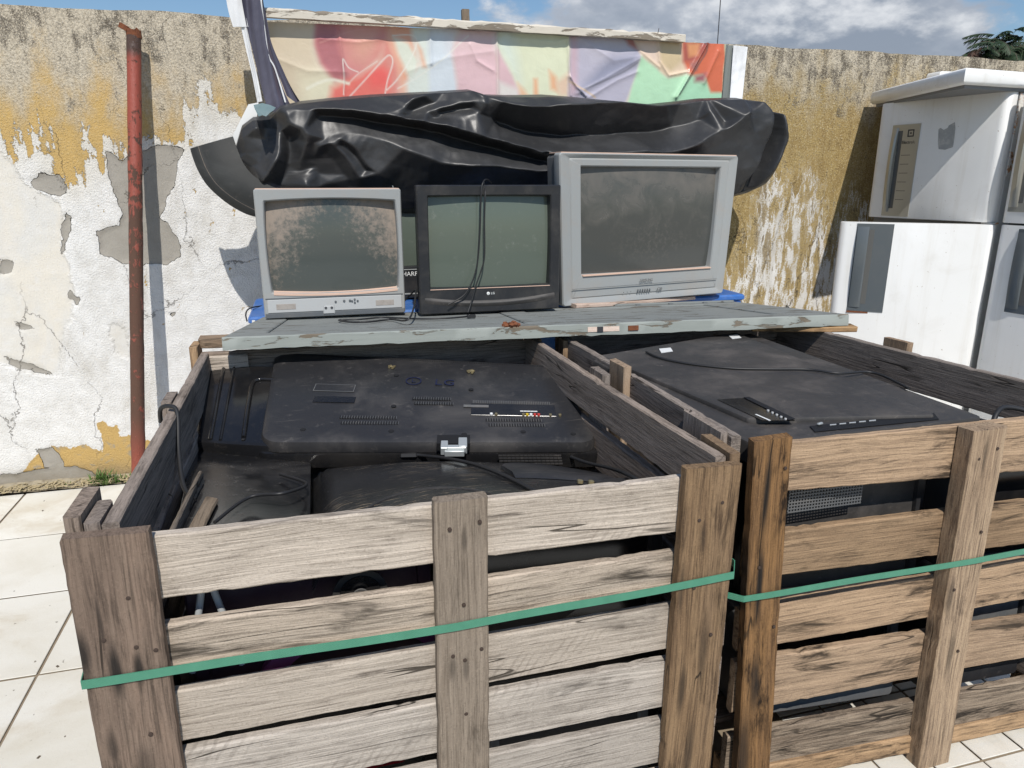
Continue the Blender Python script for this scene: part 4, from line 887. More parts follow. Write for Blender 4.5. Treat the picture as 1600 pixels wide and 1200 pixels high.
# notch with bracket at the near edge
m = MB(); pn.box(m, .565, .98, .085, .04, -.02, .0012); m.build('stand_notch', M['blackd'], t5)
m = MB(); pn.box(m, .535, 1.03, .018, .035, -.02, .002, c=.001); pn.box(m, .590, 1.01, .022, .042, -.02, .003, c=.001); pn.box(m, .562, 1.045, .062, .014, -.015, .0005, c=.001); pn.box(m, .562, 1.065, .05, .01, -.022, -.006, c=.001); m.build('stand_bracket', M['metal'], t5, smooth=30)
m = MB()
for r_ in range(4):
    for k in range(15): pn.box(m, .70+.0125*k, 1.03+.014*r_, .010, .0022, -.036-.004*r_, -.032-.004*r_)
tag(m.build('underside_grille', M['blackm'], t5), kind='stuff')

# b) ribbed black casing at the far left of the left crate
TL, TR, BR, BL = atz(326, 570, .858), atz(450, 572, .858), atz(425, 697, .748), atz(303, 690, .762)
pn = Panel([TL, TR, BR, BL]); t6 = thing('flat_television', pn.P(.5, .5, -.06), 'black ribbed television back along the left side board of the grey crate', 'television', 'flat televisions dumped in the crates')
pn.slab('rear_casing', M['blackg'], t6, .05, .012, .008)
m = MB(); m.tube(spline([pn.P(.62, .93, .002), pn.P(.60, .60, .003), pn.P(.60, .30, .003), pn.P(.66, .22, .003), pn.P(.78, .21, .003), pn.P(1.0, .22, .003)], 8), .006, 10); m.build('pressed_rib', M['blackg'], t6, smooth=80)
m = MB(); m.tube([pn.P(.20, .03, .0), pn.P(.20, .97, .0)], .006, 8); m.build('pressed_rib', M['blackg'], t6, smooth=80)
m = MB(); m.tube([pn.P(.33, .03, .0), pn.P(.33, .97, .0)], .004, 8); m.build('pressed_rib', M['blackg'], t6, smooth=80)
m = MB(); m.box((-.004, -.004, -.001), (.004, .004, .002), pn.M(.62, .95, .001), c=.001); m.build('screw', M['blackd'], t6)
# c) glossy dark sheet with smears at the near left
TL, TR, BR, BL = atz(300, 702, .735), atz(486, 722, .700), Vector((-.035, 1.135, .790)), Vector((-.255, 1.135, .795))
pn = Panel([TL, TR, BR, BL]); t7 = thing('glass_screen', pn.P(.5, .5, -.03), 'bare glossy dark screen panel at the near left of the grey crate', 'screen')
pn.slab('glass', plastic('smeared_dark_glass', (.012, .012, .013), .14, .45, (.13, .12, .11), scratch=.5, dscale=3.5), t7, .012, .006, .002)
o = plank('wooden_strip', (-.272, 1.14, .800), (-.262, 1.60, .772), .010, .03, (1, 0, 0), M['wpost'], None, jit=.001); tag(o, 'narrow upright wooden strip inside the left side of the grey crate', 'wooden strip', 'wooden strips inside the grey crate')
o = plank('wooden_strip', (-.243, 1.14, .797), (-.225, 1.46, .776), .026, .012, (1, 0, -.3), M['wpost'], None, jit=.001); tag(o, 'wider yellowish wooden strip beside the glossy screen panel', 'wooden strip', 'wooden strips inside the grey crate')
# d) streaky dusty screen at the near side
TL, TR, BR, BL = atz(480, 722, .690), atz(905, 728, .680), Vector((.655, 1.135, .812)), Vector((-.03, 1.135, .802))
pn = Panel([TL, TR, BR, BL]); t8 = thing('flat_television', pn.P(.5, .5, -.05), 'black flat television with brown streaks of dust just behind the grey crate front', 'television', 'flat televisions dumped in the crates')
m = MB(); nu_, nv_ = 46, 26; vs = []
for j in range(nv_):
    for i in range(nu_):
        u, v = i/(nu_-1), j/(nv_-1); e_ = min(1, min(u, 1-u)/.09, v/.16); vs.append(pn.P(u, v, -.075+.075*math.sin(max(0, e_)*math.pi/2)**.7+.034*math.sin(math.pi*min(1, u*1.05))*math.sin(math.pi*min(1, .15+v*.7))))
m.add(vs, [q[::-1] for q in gridfaces(nu_, nv_)]); m.build('casing', M['streaky'], t8, smooth=180)
_P = pn.P
pn.P = lambda s, t, h=0: _P(s, t, h+.034*math.sin(math.pi*min(1, max(0, s)*1.05))*math.sin(math.pi*min(1, .15+max(0, t)*.7)))
m = MB(); lo = []
for k in range(21):
    u = k/20; lo.append([pn.P(.62+.34*u, .40-.16*math.sin(math.pi*u)**.6, .001), pn.P(.62+.34*u, .42-.16*math.sin(math.pi*u)**.6, .010), pn.P(.62+.34*u, .56, .010), pn.P(.62+.34*u, .60, .001)])
m.loft(lo, True, True); m.build('raised_hump', M['blackp'], t8, smooth=50)
m = MB(); lo = []
for k in range(31):
    u = k/30; a_ = pn.P(.08+.42*u, .95-.30*math.sin(math.pi*u*.9)**.5, .0); b2 = pn.P(.08+.42*u, .965-.30*math.sin(math.pi*u*.9)**.5, .0)
    lo.append([a_, a_+pn.n*.002, b2+pn.n*.002, b2])
m.loft(lo, True, True); m.build('moulded_line', M['blackp'], t8)
for s in (.80, .835): m = MB(); m.box((-.006, -.006, 0), (.006, .006, .010), pn.M(s, .68, .001), c=.002); m.build('terminal', M['gold'], t8, smooth=40)
m = MB(); m.box((-.012, -.004, 0), (.012, .004, .001), pn.M(.90, .74, .0005)); m.build('sticker', M['white'], t8)
cable([pn.P(.38, .02, .012), pn.P(.43, .06, .008), pn.P(.49, .2, .008), pn.P(.55, .42, .007), pn.P(.60, .7, .006), pn.P(.64, .98, .004)], .0045, 'thick black lead across the streaky flat television in the grey crate')
m = MB(); m.box((-.022, -.008, 0), (.022, .008, .014), pn.M(.37, .03, .002), c=.003); tag(m.build('cable_plug', M['cable'], None, smooth=40), 'black plug at the end of the lead on the streaky television', 'plug')
cable([(-.20, 1.30, .80), (-.15, 1.42, .79), (-.08, 1.40, .80), (-.04, 1.52, .765), (-.10, 1.64, .745)], .0035, 'short black lead lying on the glossy screen panel in the grey crate')
cable([(.60, 1.74, .70), (.64, 1.62, .705), (.655, 1.48, .74), (.64, 1.34, .78), (.66, 1.20, .79)], .0045, 'black lead along the right side of the grey crate')
# cord over the left side board
cable([(-.352, 1.72, .87), (-.345, 1.70, .905), (-.325, 1.685, .916), (-.305, 1.665, .905), (-.30, 1.60, .84), (-.285, 1.52, .79), (-.26, 1.47, .775)], .005, 'dark cord thrown over the left side board of the grey crate')

# e) big flat casing on the right crate
TL, TR, BR, BL = atz(925, 562, .893), atz(1172, 520, .884), Vector((1.425, 1.192, .893)), Vector((.845, 1.205, .882))
pn = Panel([TL, TR, BR, BL]); t9 = thing('flat_television', pn.P(.5, .5, -.05), 'large black flat television lying face down across the top of the tan crate', 'television', 'flat televisions dumped in the crates')
pn.slab('rear_casing', M['blackm'], t9, .045, .012, .006)
def st_from(pn, x, y):
    """face coordinates of a bearing"""
    d = Vector(pxdir(x, y)); Cc = Vector((0, 0, CAMH)); t = (pn.c[0]-Cc).dot(pn.n)/d.dot(pn.n); Q = Cc+d*t
    a_ = np.array([list(pn.c[1]-pn.c[0]), list(pn.c[3]-pn.c[0])]).T; sol = np.linalg.lstsq(a_, np.array(Q-pn.c[0]), rcond=None)[0]; return sol[0], sol[1]
def pq(pn, *px, h=0): return [pn.P(*st_from(pn, *p), h) for p in px]
# raised electronics cover
A_, B_, C_, D_ = pq(pn, (935, 560), (1150, 523), (1400, 618), (1165, 655), h=.010)
cov_ = Panel([A_, B_, C_, D_]); cov_.slab('electronics_cover', M['blackm'], t9, .012, .01, .006)
def recess(p4, nm, mat, dz=.0006, pl=None):
    c4_ = pq(pl or cov_, *p4, h=dz); m = MB(); m.add(c4_, [(0, 1, 2, 3)]); m.add([k-cov_.n*.001 for k in c4_], [(3, 2, 1, 0)]); return m.build(nm, mat, t9)
recess([(1120, 622), (1165, 612), (1237, 643), (1190, 655)], 'socket_bay', M['blackg'], .0015)
recess([(1160, 613), (1168, 611), (1237, 641), (1228, 646)], 'bay_wall', M['blackd'], .0035)
for k in range(5):
    q = cov_.P(*st_from(cov_, 1197+k*6.5, 633+k*3), .004); m = MB(); m.box((-.0025, -.0025, -.003), (.0025, .0025, .0015), Matrix.Translation(q), c=.0008); m.build('socket', M['silverl'], t9)
recess([(1178, 644), (1181, 643), (1203, 652), (1200, 653.5)], 'white_print', M['white'], .0022)
recess([(1250, 652), (1398, 612), (1404, 620), (1258, 661)], 'slot', M['blackd'], .002, pn)
for k in range(5): recess([(1276+k*12, 647-k*3.3), (1284+k*12, 645-k*3.3), (1284+k*12, 646.5-k*3.3), (1276+k*12, 648.5-k*3.3)], 'slot_print', M['greyp'], .0035, pn)
m = MB(); q = pn.P(*st_from(pn, 1263, 650), .004); m.box((-.008, -.0035, 0), (.008, .0035, .006), Matrix.Translation(q) @ Matrix.Rotation(.3, 4, 'Z'), c=.002); m.build('connector', M['metal'], t9, smooth=40)
recess([(1030, 545), (1048, 543), (1052, 548), (1034, 551)], 'sticker', M['white'], .002); recess([(1138, 524), (1152, 522), (1158, 526), (1144, 528)], 'sticker', M['white'], .002)
cable(pq(cov_, (1010, 552), (1030, 560), (1065, 566), (1110, 569), (1150, 569), (1200, 565), (1250, 560), (1290, 560), h=.006)+pq(pn, (1330, 568), (1370, 585), h=.008), .0035, 'thin black lead across the large flat television on the tan crate')
cable([(1.49, 1.22, .84), (1.52, 1.24, .875), (1.56, 1.25, .885), (1.62, 1.23, .87), (1.66, 1.2, .83)], .006, 'thick black cord curled at the near right corner of the tan crate')

# ------------------------------------------------------------------ things inside, seen between the slats
def slabset(label, loc, rot, w, h, d, body, scr, nm='television', cat='television', group='televisions inside the crates'):
    t = thing(nm, loc, label, cat, group, rot=rot)
    m = MB(); m.loft([rrect(w, h, .012, d, 0, h/2), rrect(w, h, .012, .004, 0, h/2), rrect(w-.008, h-.008, .01, 0, 0, h/2), rrect(w*.88, h*.84, .008, 0, 0, h/2+.02), rrect(w*.87, h*.83, .008, .012, 0, h/2+.02)], True, False); m.build('casing', body, t, smooth=35, local=True)
    m = MB(); m.box((-w*.45, .010, h*.5+.02-h*.43), (w*.45, .013, h*.5+.02+h*.43)); m.build('screen', scr, t, local=True); return t
slabset('dark purple set with a round speaker behind the upper left slats of the grey crate', (-.03, 1.16, .50), (R(-6), 0, R(4)), .42, .27, .12, M['purple'], M['purple'])
q = thing('speaker', (.045, 1.132, .70), 'round black loudspeaker cone showing under the top slat of the grey crate', 'speaker')
for r_, y_, mt, nm in ((.048, 1.150, 'blackm', 'rim'), (.036, 1.148, 'blackg', 'cone'), (.014, 1.143, 'greym', 'dome')):
    m = MB(); m.loft([[(.045+rr*math.cos(k*math.pi/12), yy, .70+rr*math.sin(k*math.pi/12)) for k in range(24)] for rr, yy in ((r_, y_+.004), (r_, y_), (r_*.7, y_+.003))], False, True); m.build(nm, M[mt], q, smooth=50)
# magenta hoop
m = MB(); lo = []
for k in range(49):
    a_ = R(-10+200*k/48); c_, s_ = math.cos(a_), math.sin(a_); cx, cz = .035, .547
    lo.append([(cx+r_*c_*1.35, y_, cz+r_*s_*.75) for r_, y_ in ((.098, 1.150), (.128, 1.150), (.128, 1.175), (.098, 1.175))])
m.loft(lo, True, True); tag(m.build('plastic_hoop', M['magenta'], None, smooth=50), 'magenta plastic hoop behind the slats of the grey crate just under the strap', 'hoop')
slabset('black set leaning inside the grey crate right of its middle post', (.45, 1.20, .42), (R(-5), 0, R(-3)), .42, .36, .14, M['blackp'], M['blackg'])
slabset('black set low in the left half of the grey crate', (-.05, 1.20, .14), (R(-4), 0, 0), .46, .34, .20, M['blackp'], M['scr3'])
slabset('grey plastic set at the bottom right of the grey crate', (.46, 1.16, .12), (R(-6), 0, R(2)), .36, .27, .16, M['greyp'], M['greym'])
m = MB(); m.box((.03, 1.14, .33), (.11, 1.19, .385), c=.006); tag(m.build('red_box', M['red'], None, smooth=30), 'small red plastic piece low behind the grey crate slats beside its middle post', 'plastic piece')
m = MB(); m.tube([(-.24, 1.15, .60), (-.20, 1.15, .80)], .006, 8); m.tube([(-.16, 1.15, .60), (-.205, 1.16, .80)], .006, 8); tag(m.build('plastic_stand', M['greyp'], None, smooth=50), 'thin grey splayed stand behind the left corner post of the grey crate', 'stand')
m = MB(); m.box((-.28, 1.22, .12), (.66, 2.1, .62), c=.02); tag(m.build('television_pile', M['blackm'], None), 'dark mass of old casings filling the grey crate', 'television pile', kind='stuff')
m = MB(); m.box((.86, 1.42, .135), (1.60, 2.1, .70), c=.02); tag(m.build('television_pile', M['blackm'], None), 'dark mass of old casings filling the tan crate', 'television pile', kind='stuff')
slabset('black set with a mesh grille behind the top slats of the tan crate', (1.16, 1.24, .42), (R(-3), 0, R(-2)), .40, .36, .15, M['blackp'], M['blackm'])
slabset('dark set in the lower left of the tan crate', (1.14, 1.25, .14), (R(-4), 0, R(-4)), .42, .26, .14, M['greym'], M['blackg'])
slabset('dark grey set in the right half of the tan crate', (1.60, 1.22, .46), (R(-3), 0, R(-2)), .26, .34, .12, M['greym'], M['blackg'])
slabset('black set at the bottom right of the tan crate', (1.58, 1.22, .14), (R(-3), 0, R(-2)), .30, .30, .12, M['blackp'], M['greym'])
m = MB()
for k in range(26): m.box((.965+k*.0075, 1.2245, .70), (.968+k*.0075, 1.2265, .775))
for k in range(10): m.box((.965, 1.223, .702+k*.0075), (1.155, 1.2245, .7045+k*.0075))
tag(m.build('speaker_mesh', M['greym'], None), 'square of metal mesh behind the gap under the top slat of the tan crate', 'mesh')
cable([(.93, 1.205, .265), (1.05, 1.195, .245), (1.2, 1.19, .25), (1.33, 1.195, .265)], .006, 'grey-black cable drooping low behind the tan crate slats')

# ------------------------------------------------------------------ black tarpaulin bundle
YT = 3.15
def TP(pts, Y=YT): return [(at(x, y, Y).x, at(x, y, Y).z) for x, y in pts]
topl = TP([(360, 240), (366, 218), (374, 192), (392, 178), (420, 176), (437, 160), (470, 152), (520, 147), (580, 142), (640, 139), (700, 136), (738, 134), (762, 142), (800, 143), (860, 142), (920, 147), (985, 154), (1030, 158), (1070, 154), (1110, 149), (1165, 148), (1190, 152), (1212, 157), (1228, 172), (1243, 196), (1250, 214)])
botl = TP([(360, 243), (368, 262), (380, 278), (395, 292), (415, 300), (450, 318), (500, 322), (560, 322), (640, 335), (760, 330), (870, 320), (1000, 330), (1100, 330), (1150, 314), (1190, 303), (1215, 292), (1228, 270), (1240, 240), (1250, 216)])
# traced creases: bearing and how far (cm) the film stands out from the back of the bundle
CR = [(360,240,0),(366,216,2),(374,192,3),(392,179,3),(420,177,3),(437,160,5),(470,152,5),(520,147,5),(580,142,5),(640,139,5),(700,136,6),(738,134,8),(762,142,7),(800,143,4),(860,142,4),(920,147,4),(985,154,5),(1030,158,7),(1070,154,7),(1110,149,7),(1165,148,8),(1190,152,7),(1212,157,4),(1228,172,4),(1243,196,2),(1250,214,0),
 (1110,172,12),(1130,190,12),(1170,175,13),(1175,210,14),(1150,225,14),(1125,262,13),(1150,262,12),(1140,290,8),(1165,300,6),(1238,215,8),(1215,291,1),(1228,270,1),(1190,303,1),(1150,313,1),
 (366,252,3),(384,212,7),(384,240,6),(400,200,10),(412,188,4),(426,184,5),(392,262,5),(400,291,5),(368,262,1),(380,278,2),(395,296,2),(415,304,2),(450,320,1),(500,324,0),(560,324,0),(640,335,0),(760,332,0),(870,322,0),(1000,332,0),(1100,332,0)]
CL = [[(452,170,12),(520,173,14),(600,181,16),(660,192,17),(740,211,17),(800,226,17),(870,246,17),(940,256,16)], [(500,180,8),(600,189,6),(660,200,6),(740,220,6),(800,236,7),(870,257,9)],
 [(490,222,12),(540,208,12),(600,218,13),(640,238,15),(700,256,16),(780,262,16),(870,268,15)], [(600,300,5),(650,296,5),(740,300,5),(830,298,5)],
 [(762,148,12),(790,163,15),(820,167,16),(900,163,16),(960,160,15),(1040,162,12)], [(778,188,5),(830,204,4),(900,210,4),(1000,207,4),(1060,199,5),(1100,184,8)], [(840,240,17),(900,241,19),(1000,238,19),(1060,234,18),(1100,212,17),(1135,196,17),(1160,178,18)], [(1066,242,14),(1110,228,15),(1150,206,15),(1162,182,17)],
 [(1216,170,3),(1212,200,3),(1202,230,3),(1186,272,3),(1177,294,3)], [(1192,158,12),(1204,185,14),(1195,225,13),(1180,262,13),(1165,290,8)], [(1226,180,12),(1225,215,14),(1208,262,13),(1192,290,7)], [(1200,160,5),(1214,174,5)],
 [(624,180,14),(636,160,14),(662,150,13)], [(632,182,12),(668,176,13),(712,166,13),(744,160,14)], [(640,172,10),(668,164,10),(700,158,10)], [(676,186,12),(700,188,13),(744,178,14),(756,160,15)], [(690,178,10),(735,170,11)], [(736,138,9),(752,150,14),(764,172,12),(774,190,9)],
 [(437,164,7),(446,174,13),(454,194,15),(480,207,15),(476,230,13),(470,252,10)], [(440,204,11),(438,238,14),(425,262,15),(410,284,13)], [(452,214,8),(452,240,7),(444,268,7),(436,290,7)], [(418,200,7),(414,230,7),(404,256,7)], [(470,268,8),(480,290,12),(484,316,8)], [(500,292,8),(504,316,4)],
 [(500,228,13),(516,224,14),(532,236,14),(548,256,13),(562,278,11)], [(532,217,14),(552,232,14),(568,252,13),(590,270,12)], [(512,236,10),(530,256,9),(546,280,8)], [(536,226,11),(556,244,11),(574,264,10)], [(490,246,9),(500,270,7)], [(700,318,1),(830,316,1)], [(880,300,9),(1000,306,7),(1090,300,7)]]
from mathutils.geometry import delaunay_2d_cdt
P2 = TP([(p[0], p[1]) for p in CR]); dv_ = [p[2]/100 for p in CR]; E2 = []
for L in CL:
    sp_ = spline([(x, y, d_*5) for x, y, d_ in L], 5); q = TP([(p.x, p.y) for p in sp_]); n0_ = len(P2); P2 += q; dv_ += [p.z/500 for p in sp_]; E2 += [(n0_+i, n0_+i+1) for i in range(len(q)-1)]
ov, _, of, orig, _, _ = delaunay_2d_cdt([Vector(p) for p in P2], E2, [], 0, 1e-6)
od = [dv_[o_[0]] if len(o_) else .10 for o_ in orig]
nu, nf = 620, 230
xs = np.linspace(topl[0][0], topl[-1][0], nu); zt = np.interp(xs, *zip(*topl)); zb = np.interp(xs, *zip(*botl))
Xg, Tg = np.meshgrid(xs, np.linspace(0, 1, nf)); Zg = zb+(zt-zb)*Tg
wx = .022*(fbm(Xg*9, Zg*9, 3)-.47); wz = .022*(fbm(Xg*9+50, Zg*9, 3)-.47); Dg = np.full(Xg.shape, np.nan); QX, QZ = Xg+wx, Zg+wz
for f_ in of:
    (ax, ay), (bx, by), (cx, cy) = (ov[i] for i in f_); den = (by-cy)*(ax-cx)+(cx-bx)*(ay-cy)
    if abs(den) < 1e-12: continue
    la = ((by-cy)*(QX-cx)+(cx-bx)*(QZ-cy))/den; lb = ((cy-ay)*(QX-cx)+(ax-cx)*(QZ-cy))/den; k_ = (la > -1e-6) & (lb > -1e-6) & (la+lb < 1+1e-6)
    Dg = np.where(k_, la*od[f_[0]]+lb*od[f_[1]]+(1-la-lb)*od[f_[2]], Dg)
Dg = np.where(np.isnan(Dg), .005, Dg)
def tri(q): q = q-np.floor(q); return 1-np.abs(2*q-1)
loc_ = np.clip(fbm(Xg*2.5+40, Zg*5, 2)*2.6-1.0, 0, 1); ux = .25*fbm(Xg*2.2, Zg*2.2+5, 3); uz = .25*fbm(Xg*2.2+31, Zg*2.2, 3); add = 0
for k_, (an, lam, am) in enumerate(((12, .21, .007), (-24, .16, .005), (66, .24, .006), (108, .19, .005))): add = add+am*tri(((Xg+ux)*math.sin(R(an))+(Zg+uz)*math.cos(R(an)))/lam+k_*.37)
for k_, (an, lam, am) in enumerate(((20, .075, .003), (-50, .06, .003), (75, .09, .0035), (130, .055, .0025))): add = add+am*loc_*tri(((Xg+ux)*math.sin(R(an))+(Zg+uz)*math.cos(R(an)))/lam+k_*.7)
Dg = Dg+add*np.clip(Dg/.05, 0, 1)
for _ in range(9):      # ease the folds a little
    Dg[1:-1, 1:-1] = .4*Dg[1:-1, 1:-1]+.15*(Dg[2:, 1:-1]+Dg[:-2, 1:-1]+Dg[1:-1, 2:]+Dg[1:-1, :-2])
Yf = YT+.125-Dg; edge = np.minimum(np.minimum(Tg, 1-Tg)*(zt-zb)/.02, 1)
Yf = YT+.14+(Yf-YT-.14)*np.clip(edge, 0, 1)**.5
Yk = YT+.145+.03*np.clip(edge, 0, 1)
fr_v = np.stack([Xg.ravel(), Yf.ravel(), Zg.ravel()], 1).tolist(); bk_v = np.stack([Xg[::10].ravel(), Yk[::10].ravel(), Zg[::10].ravel()], 1).tolist(); nb_ = len(Xg[::10])
fs = gridfaces(nu, nf)+[tuple(i+len(fr_v) for i in q[::-1]) for q in gridfaces(nu, nb_)]
tp = mk('tarpaulin', fr_v+bk_v, fs, M['tarp'], smooth=180); tag(tp, 'creased shiny black plastic sheet bundled above the televisions', 'tarpaulin')
# stiff curved sheet at its left end
YS = 3.29
outer_px = [(297, 232), (301, 246), (310, 268), (324, 290), (345, 310), (368, 326), (392, 337), (425, 343)]
inner_px = [(364, 213), (372, 236), (382, 258), (398, 276), (422, 290), (450, 300), (480, 312), (500, 330)]
oo = spline([at(x, y, YS-.02*k) for k, (x, y) in enumerate(outer_px)], 6); ii = spline([at(x, y, 3.27-.030*k) for k, (x, y) in enumerate(inner_px)], 6)
vs = []; K = 14
for a_, b2 in zip(oo, ii):
    for k in range(K+1): u = k/K; q = a_.lerp(b2, u); vs.append(q+Vector((0, -.015*math.sin(math.pi*u)+(-.006 if .10 < u < .17 else 0), 0)))
n_ = len(oo); fr_ = gridfaces(K+1, n_); bk = [q+Vector((0, .004, 0)) for q in vs]; nvv = len(vs)
fs = fr_+[tuple(i+nvv for i in q[::-1]) for q in fr_]
rim = [j*(K+1) for j in range(n_)]
for j in range(n_-1): fs.append((rim[j], rim[j+1], rim[j+1]+nvv, rim[j]+nvv))
for k in range(K): fs.append((k, k+1, k+1+nvv, k+nvv)); b0 = (n_-1)*(K+1); fs.append((b0+k, b0+k+1, b0+k+1+nvv, b0+k+nvv))
sh = mk('curved_sheet', vs+bk, fs, M['sheet'], smooth=60); tag(sh, 'stiff dark grey curved sheet sticking out at the left end of the black tarpaulin', 'plastic sheet')
m = MB(); lo = []
for a_, b2 in zip(oo, ii):
    q1, q2 = a_.lerp(b2, .17), a_.lerp(b2, .205); s1_ = Vector((0, -.015*math.sin(math.pi*.17)-.002, 0)); s2_ = Vector((0, -.015*math.sin(math.pi*.205)-.002, 0)); lo.append([q1+s1_, q2+s2_, q2+s2_+Vector((0, .002, 0)), q1+s1_+Vector((0, .002, 0))])
m.loft(lo, True, True); m.build('seam_strip', plastic('worn_seam', (.10, .085, .07), .7, .6, (.25, .2, .16), dscale=40), sh, smooth=60)
# white board and teal cloth poking out above it
q = [at(x, y, 3.30) for x, y in ((388, 163), (404, 160), (396, 232), (352, 240), (362, 215))]
m = MB(); m.loft([q, [k+Vector((0, .012, 0)) for k in q]], True, True); tag(m.build('white_board', M['white'], None), 'narrow edge of a white board behind the left end of the tarpaulin', 'board')
q = [[at(x, y, Y_) for x, y, Y_ in row] for row in ([(396, 164, 3.22), (410, 161, 3.26), (422, 164, 3.24), (431, 168, 3.2)], [(398, 170, 3.14), (410, 172, 3.20), (420, 171, 3.16), (428, 172, 3.12)], [(404, 182, 3.05), (410, 180, 3.05), (416, 182, 3.03), (422, 176, 3.05)])]
m = MB(); m.loft(q, closed=False); m.loft([[p+Vector((0, .006, 0)) for p in r_] for r_ in q][::-1], closed=False); tag(m.build('teal_cloth', M['teal'], None, smooth=180), 'scrap of shiny grey-teal cloth at the top left of the tarpaulin', 'cloth')

# ------------------------------------------------------------------ banner and its frame
YB = 3.478
fr0 = thing('timber_stand', (.9, 3.5, 0), 'chipped white timber frame standing before the wall and carrying the banner', 'frame')
a, b_ = at(404, 19, 3.452), at(1069, 60, 3.452); L_ = (b_-a)
m = MB(); lo = []
n_ = 60
for k in range(n_+1):
    q = a.lerp(b_, k/n_); j = [random.gauss(0, .0022) for _ in range(4)]
    lo.append([q+Vector((0, -.016+j[0]*.4, -.018+j[1]*.3)), q+Vector((0, -.016+j[0], .010+j[2])), q+Vector((0, -.006, .018+j[3])), q+Vector((0, .016, .016+j[2])), q+Vector((0, .016, -.018))])
bx = MB(); bx.loft(lo, True, True); bx.f = [f_[::-1] for f_ in bx.f]
Mx = Matrix.Translation(a); bx.v = [tuple(Vector(v)-a) for v in bx.v]; bx.build('top_beam', M['beam'], fr0, Mx, smooth=30)
tb = at(727, 34, 3.46)
plank('stub_post', (at(727, 15, 3.56).x, 3.56, at(727, 15, 3.56).z), (at(727, 15, 3.56).x, 3.56, 0), .036, .03, XV, M['wpost'], fr0)
plank('leg', (.02, 3.56, 2.02), (.02, 3.56, 0), .05, .03, XV, M['wpost'], fr0); plank('leg', (1.86, 3.56, 2.02), (1.86, 3.56, 0), .05, .03, XV, M['wpost'], fr0)
m = MB(); q = at(1028, 52, 3.44); m.tube([q, q+Vector((.004, 0, .022))], .0015, 6); m.build('bent_nail', M['nail'], fr0)
# banner print painted patch by patch on a fine grid
def bw(x, y): q = at(x, y, YB); return q.x, q.z
nu, nv = 520, 120
x0, x1 = bw(404, 30)[0], bw(1134, 70)[0]; xs = np.linspace(x0, x1, nu)
ztop = np.interp(xs, [bw(404, 32)[0], bw(1060, 64)[0], bw(1064, 66)[0], bw(1134, 69)[0]], [bw(404, 32)[1], bw(1060, 62)[1], bw(1064, 66)[1], bw(1134, 69)[1]])
X, V = np.meshgrid(xs, np.linspace(0, 1, nv)); ZT = np.interp(X, xs, ztop); Z = ZT-(1-V)*.50
# bearing-free coordinates: distance along and height, in centimetres, mapped from the survey
def BP(pts): return [bw(x, y) for x, y in pts]
colr = np.tile(np.array([.72, .66, .56]), (X.size, 1)); Xr, Zr = X.ravel(), Z.ravel()
jx = .035*(fbm(Xr*5, Zr*5, 3)-.5); 
def paint(pts, c, soft=.008, op=1.0):
    global colr
    soft = soft*1.6
    d = sdpoly(Xr+jx, Zr+jx, BP(pts)); w = np.clip(.5+d/(2*soft), 0, 1)[:, None]*op; colr = colr*(1-w)+np.array(c)*w
def stroke(pts, c, wd, soft=.003, op=1.0):
    global colr
    d, t, s = segd(Xr, Zr, [(v.x, v.z) for v in spline([at(x, y, YB) for x, y in pts], 6)]); w = np.clip((wd-d)/soft+.5, 0, 1)[:, None]*op; colr = colr*(1-w)+np.array(c)*w
paint([(400, 20), (496, 20), (494, 80), (505, 110), (540, 150), (540, 210), (400, 210)], (.64, .55, .42), .02); paint([(470, 120), (520, 110), (560, 140), (540, 160), (470, 170)], (.72, .68, .52), .03)
paint([(494, 20), (605, 20), (601, 60), (590, 90), (570, 110), (545, 130), (520, 130), (500, 100), (493, 70)], (.60, .26, .25), .006); paint([(494, 20), (530, 20), (532, 70), (540, 125), (520, 130), (500, 100), (493, 70)], (.42, .17, .18), .012)
paint([(545, 40), (598, 40), (594, 80), (570, 100), (550, 90)], (.66, .36, .29), .03); paint([(600, 20), (610, 20), (612, 60), (630, 110), (625, 160), (520, 160), (560, 125), (590, 95)], (.66, .28, .24), .02)
paint([(515, 140), (575, 112), (600, 100), (610, 130), (600, 170), (510, 170)], (.72, .20, .17), .012); paint([(572, 120), (590, 105), (610, 112), (606, 135), (580, 138)], (.75, .14, .13), .012, .7)
paint([(608, 30), (640, 30), (655, 75), (662, 105), (640, 130), (650, 170), (632, 160), (620, 100), (606, 60)], (.76, .42, .30), .012); paint([(614, 58), (640, 66), (655, 95), (645, 135), (632, 112), (622, 85)], (.70, .72, .62), .008)
paint([(640, 20), (672, 20), (676, 80), (676, 170), (636, 170), (634, 130), (655, 100)], (.70, .74, .68), .01); paint([(652, 60), (662, 75), (668, 105), (660, 105)], (.74, .45, .32), .006, .8)
paint([(672, 20), (736, 20), (708, 60), (708, 90), (716, 150), (720, 170), (670, 170)], (.66, .71, .75), .008)
paint([(736, 20), (775, 20), (776, 160), (716, 160), (706, 80), (712, 62)], (.72, .52, .54), .008); paint([(700, 30), (776, 30), (776, 75), (708, 80)], (.74, .60, .58), .03, .6)
paint([(775, 30), (888, 40), (889, 110), (886, 160), (815, 160), (800, 120), (786, 90), (776, 75)], (.72, .74, .56), .006); paint([(775, 30), (800, 30), (812, 130), (786, 90), (776, 75)], (.68, .76, .70), .02, .7)
paint([(776, 75), (800, 120), (815, 160), (776, 160)], (.70, .50, .52), .006); paint([(776, 130), (808, 140), (812, 160), (776, 160)], (.74, .70, .66), .01)
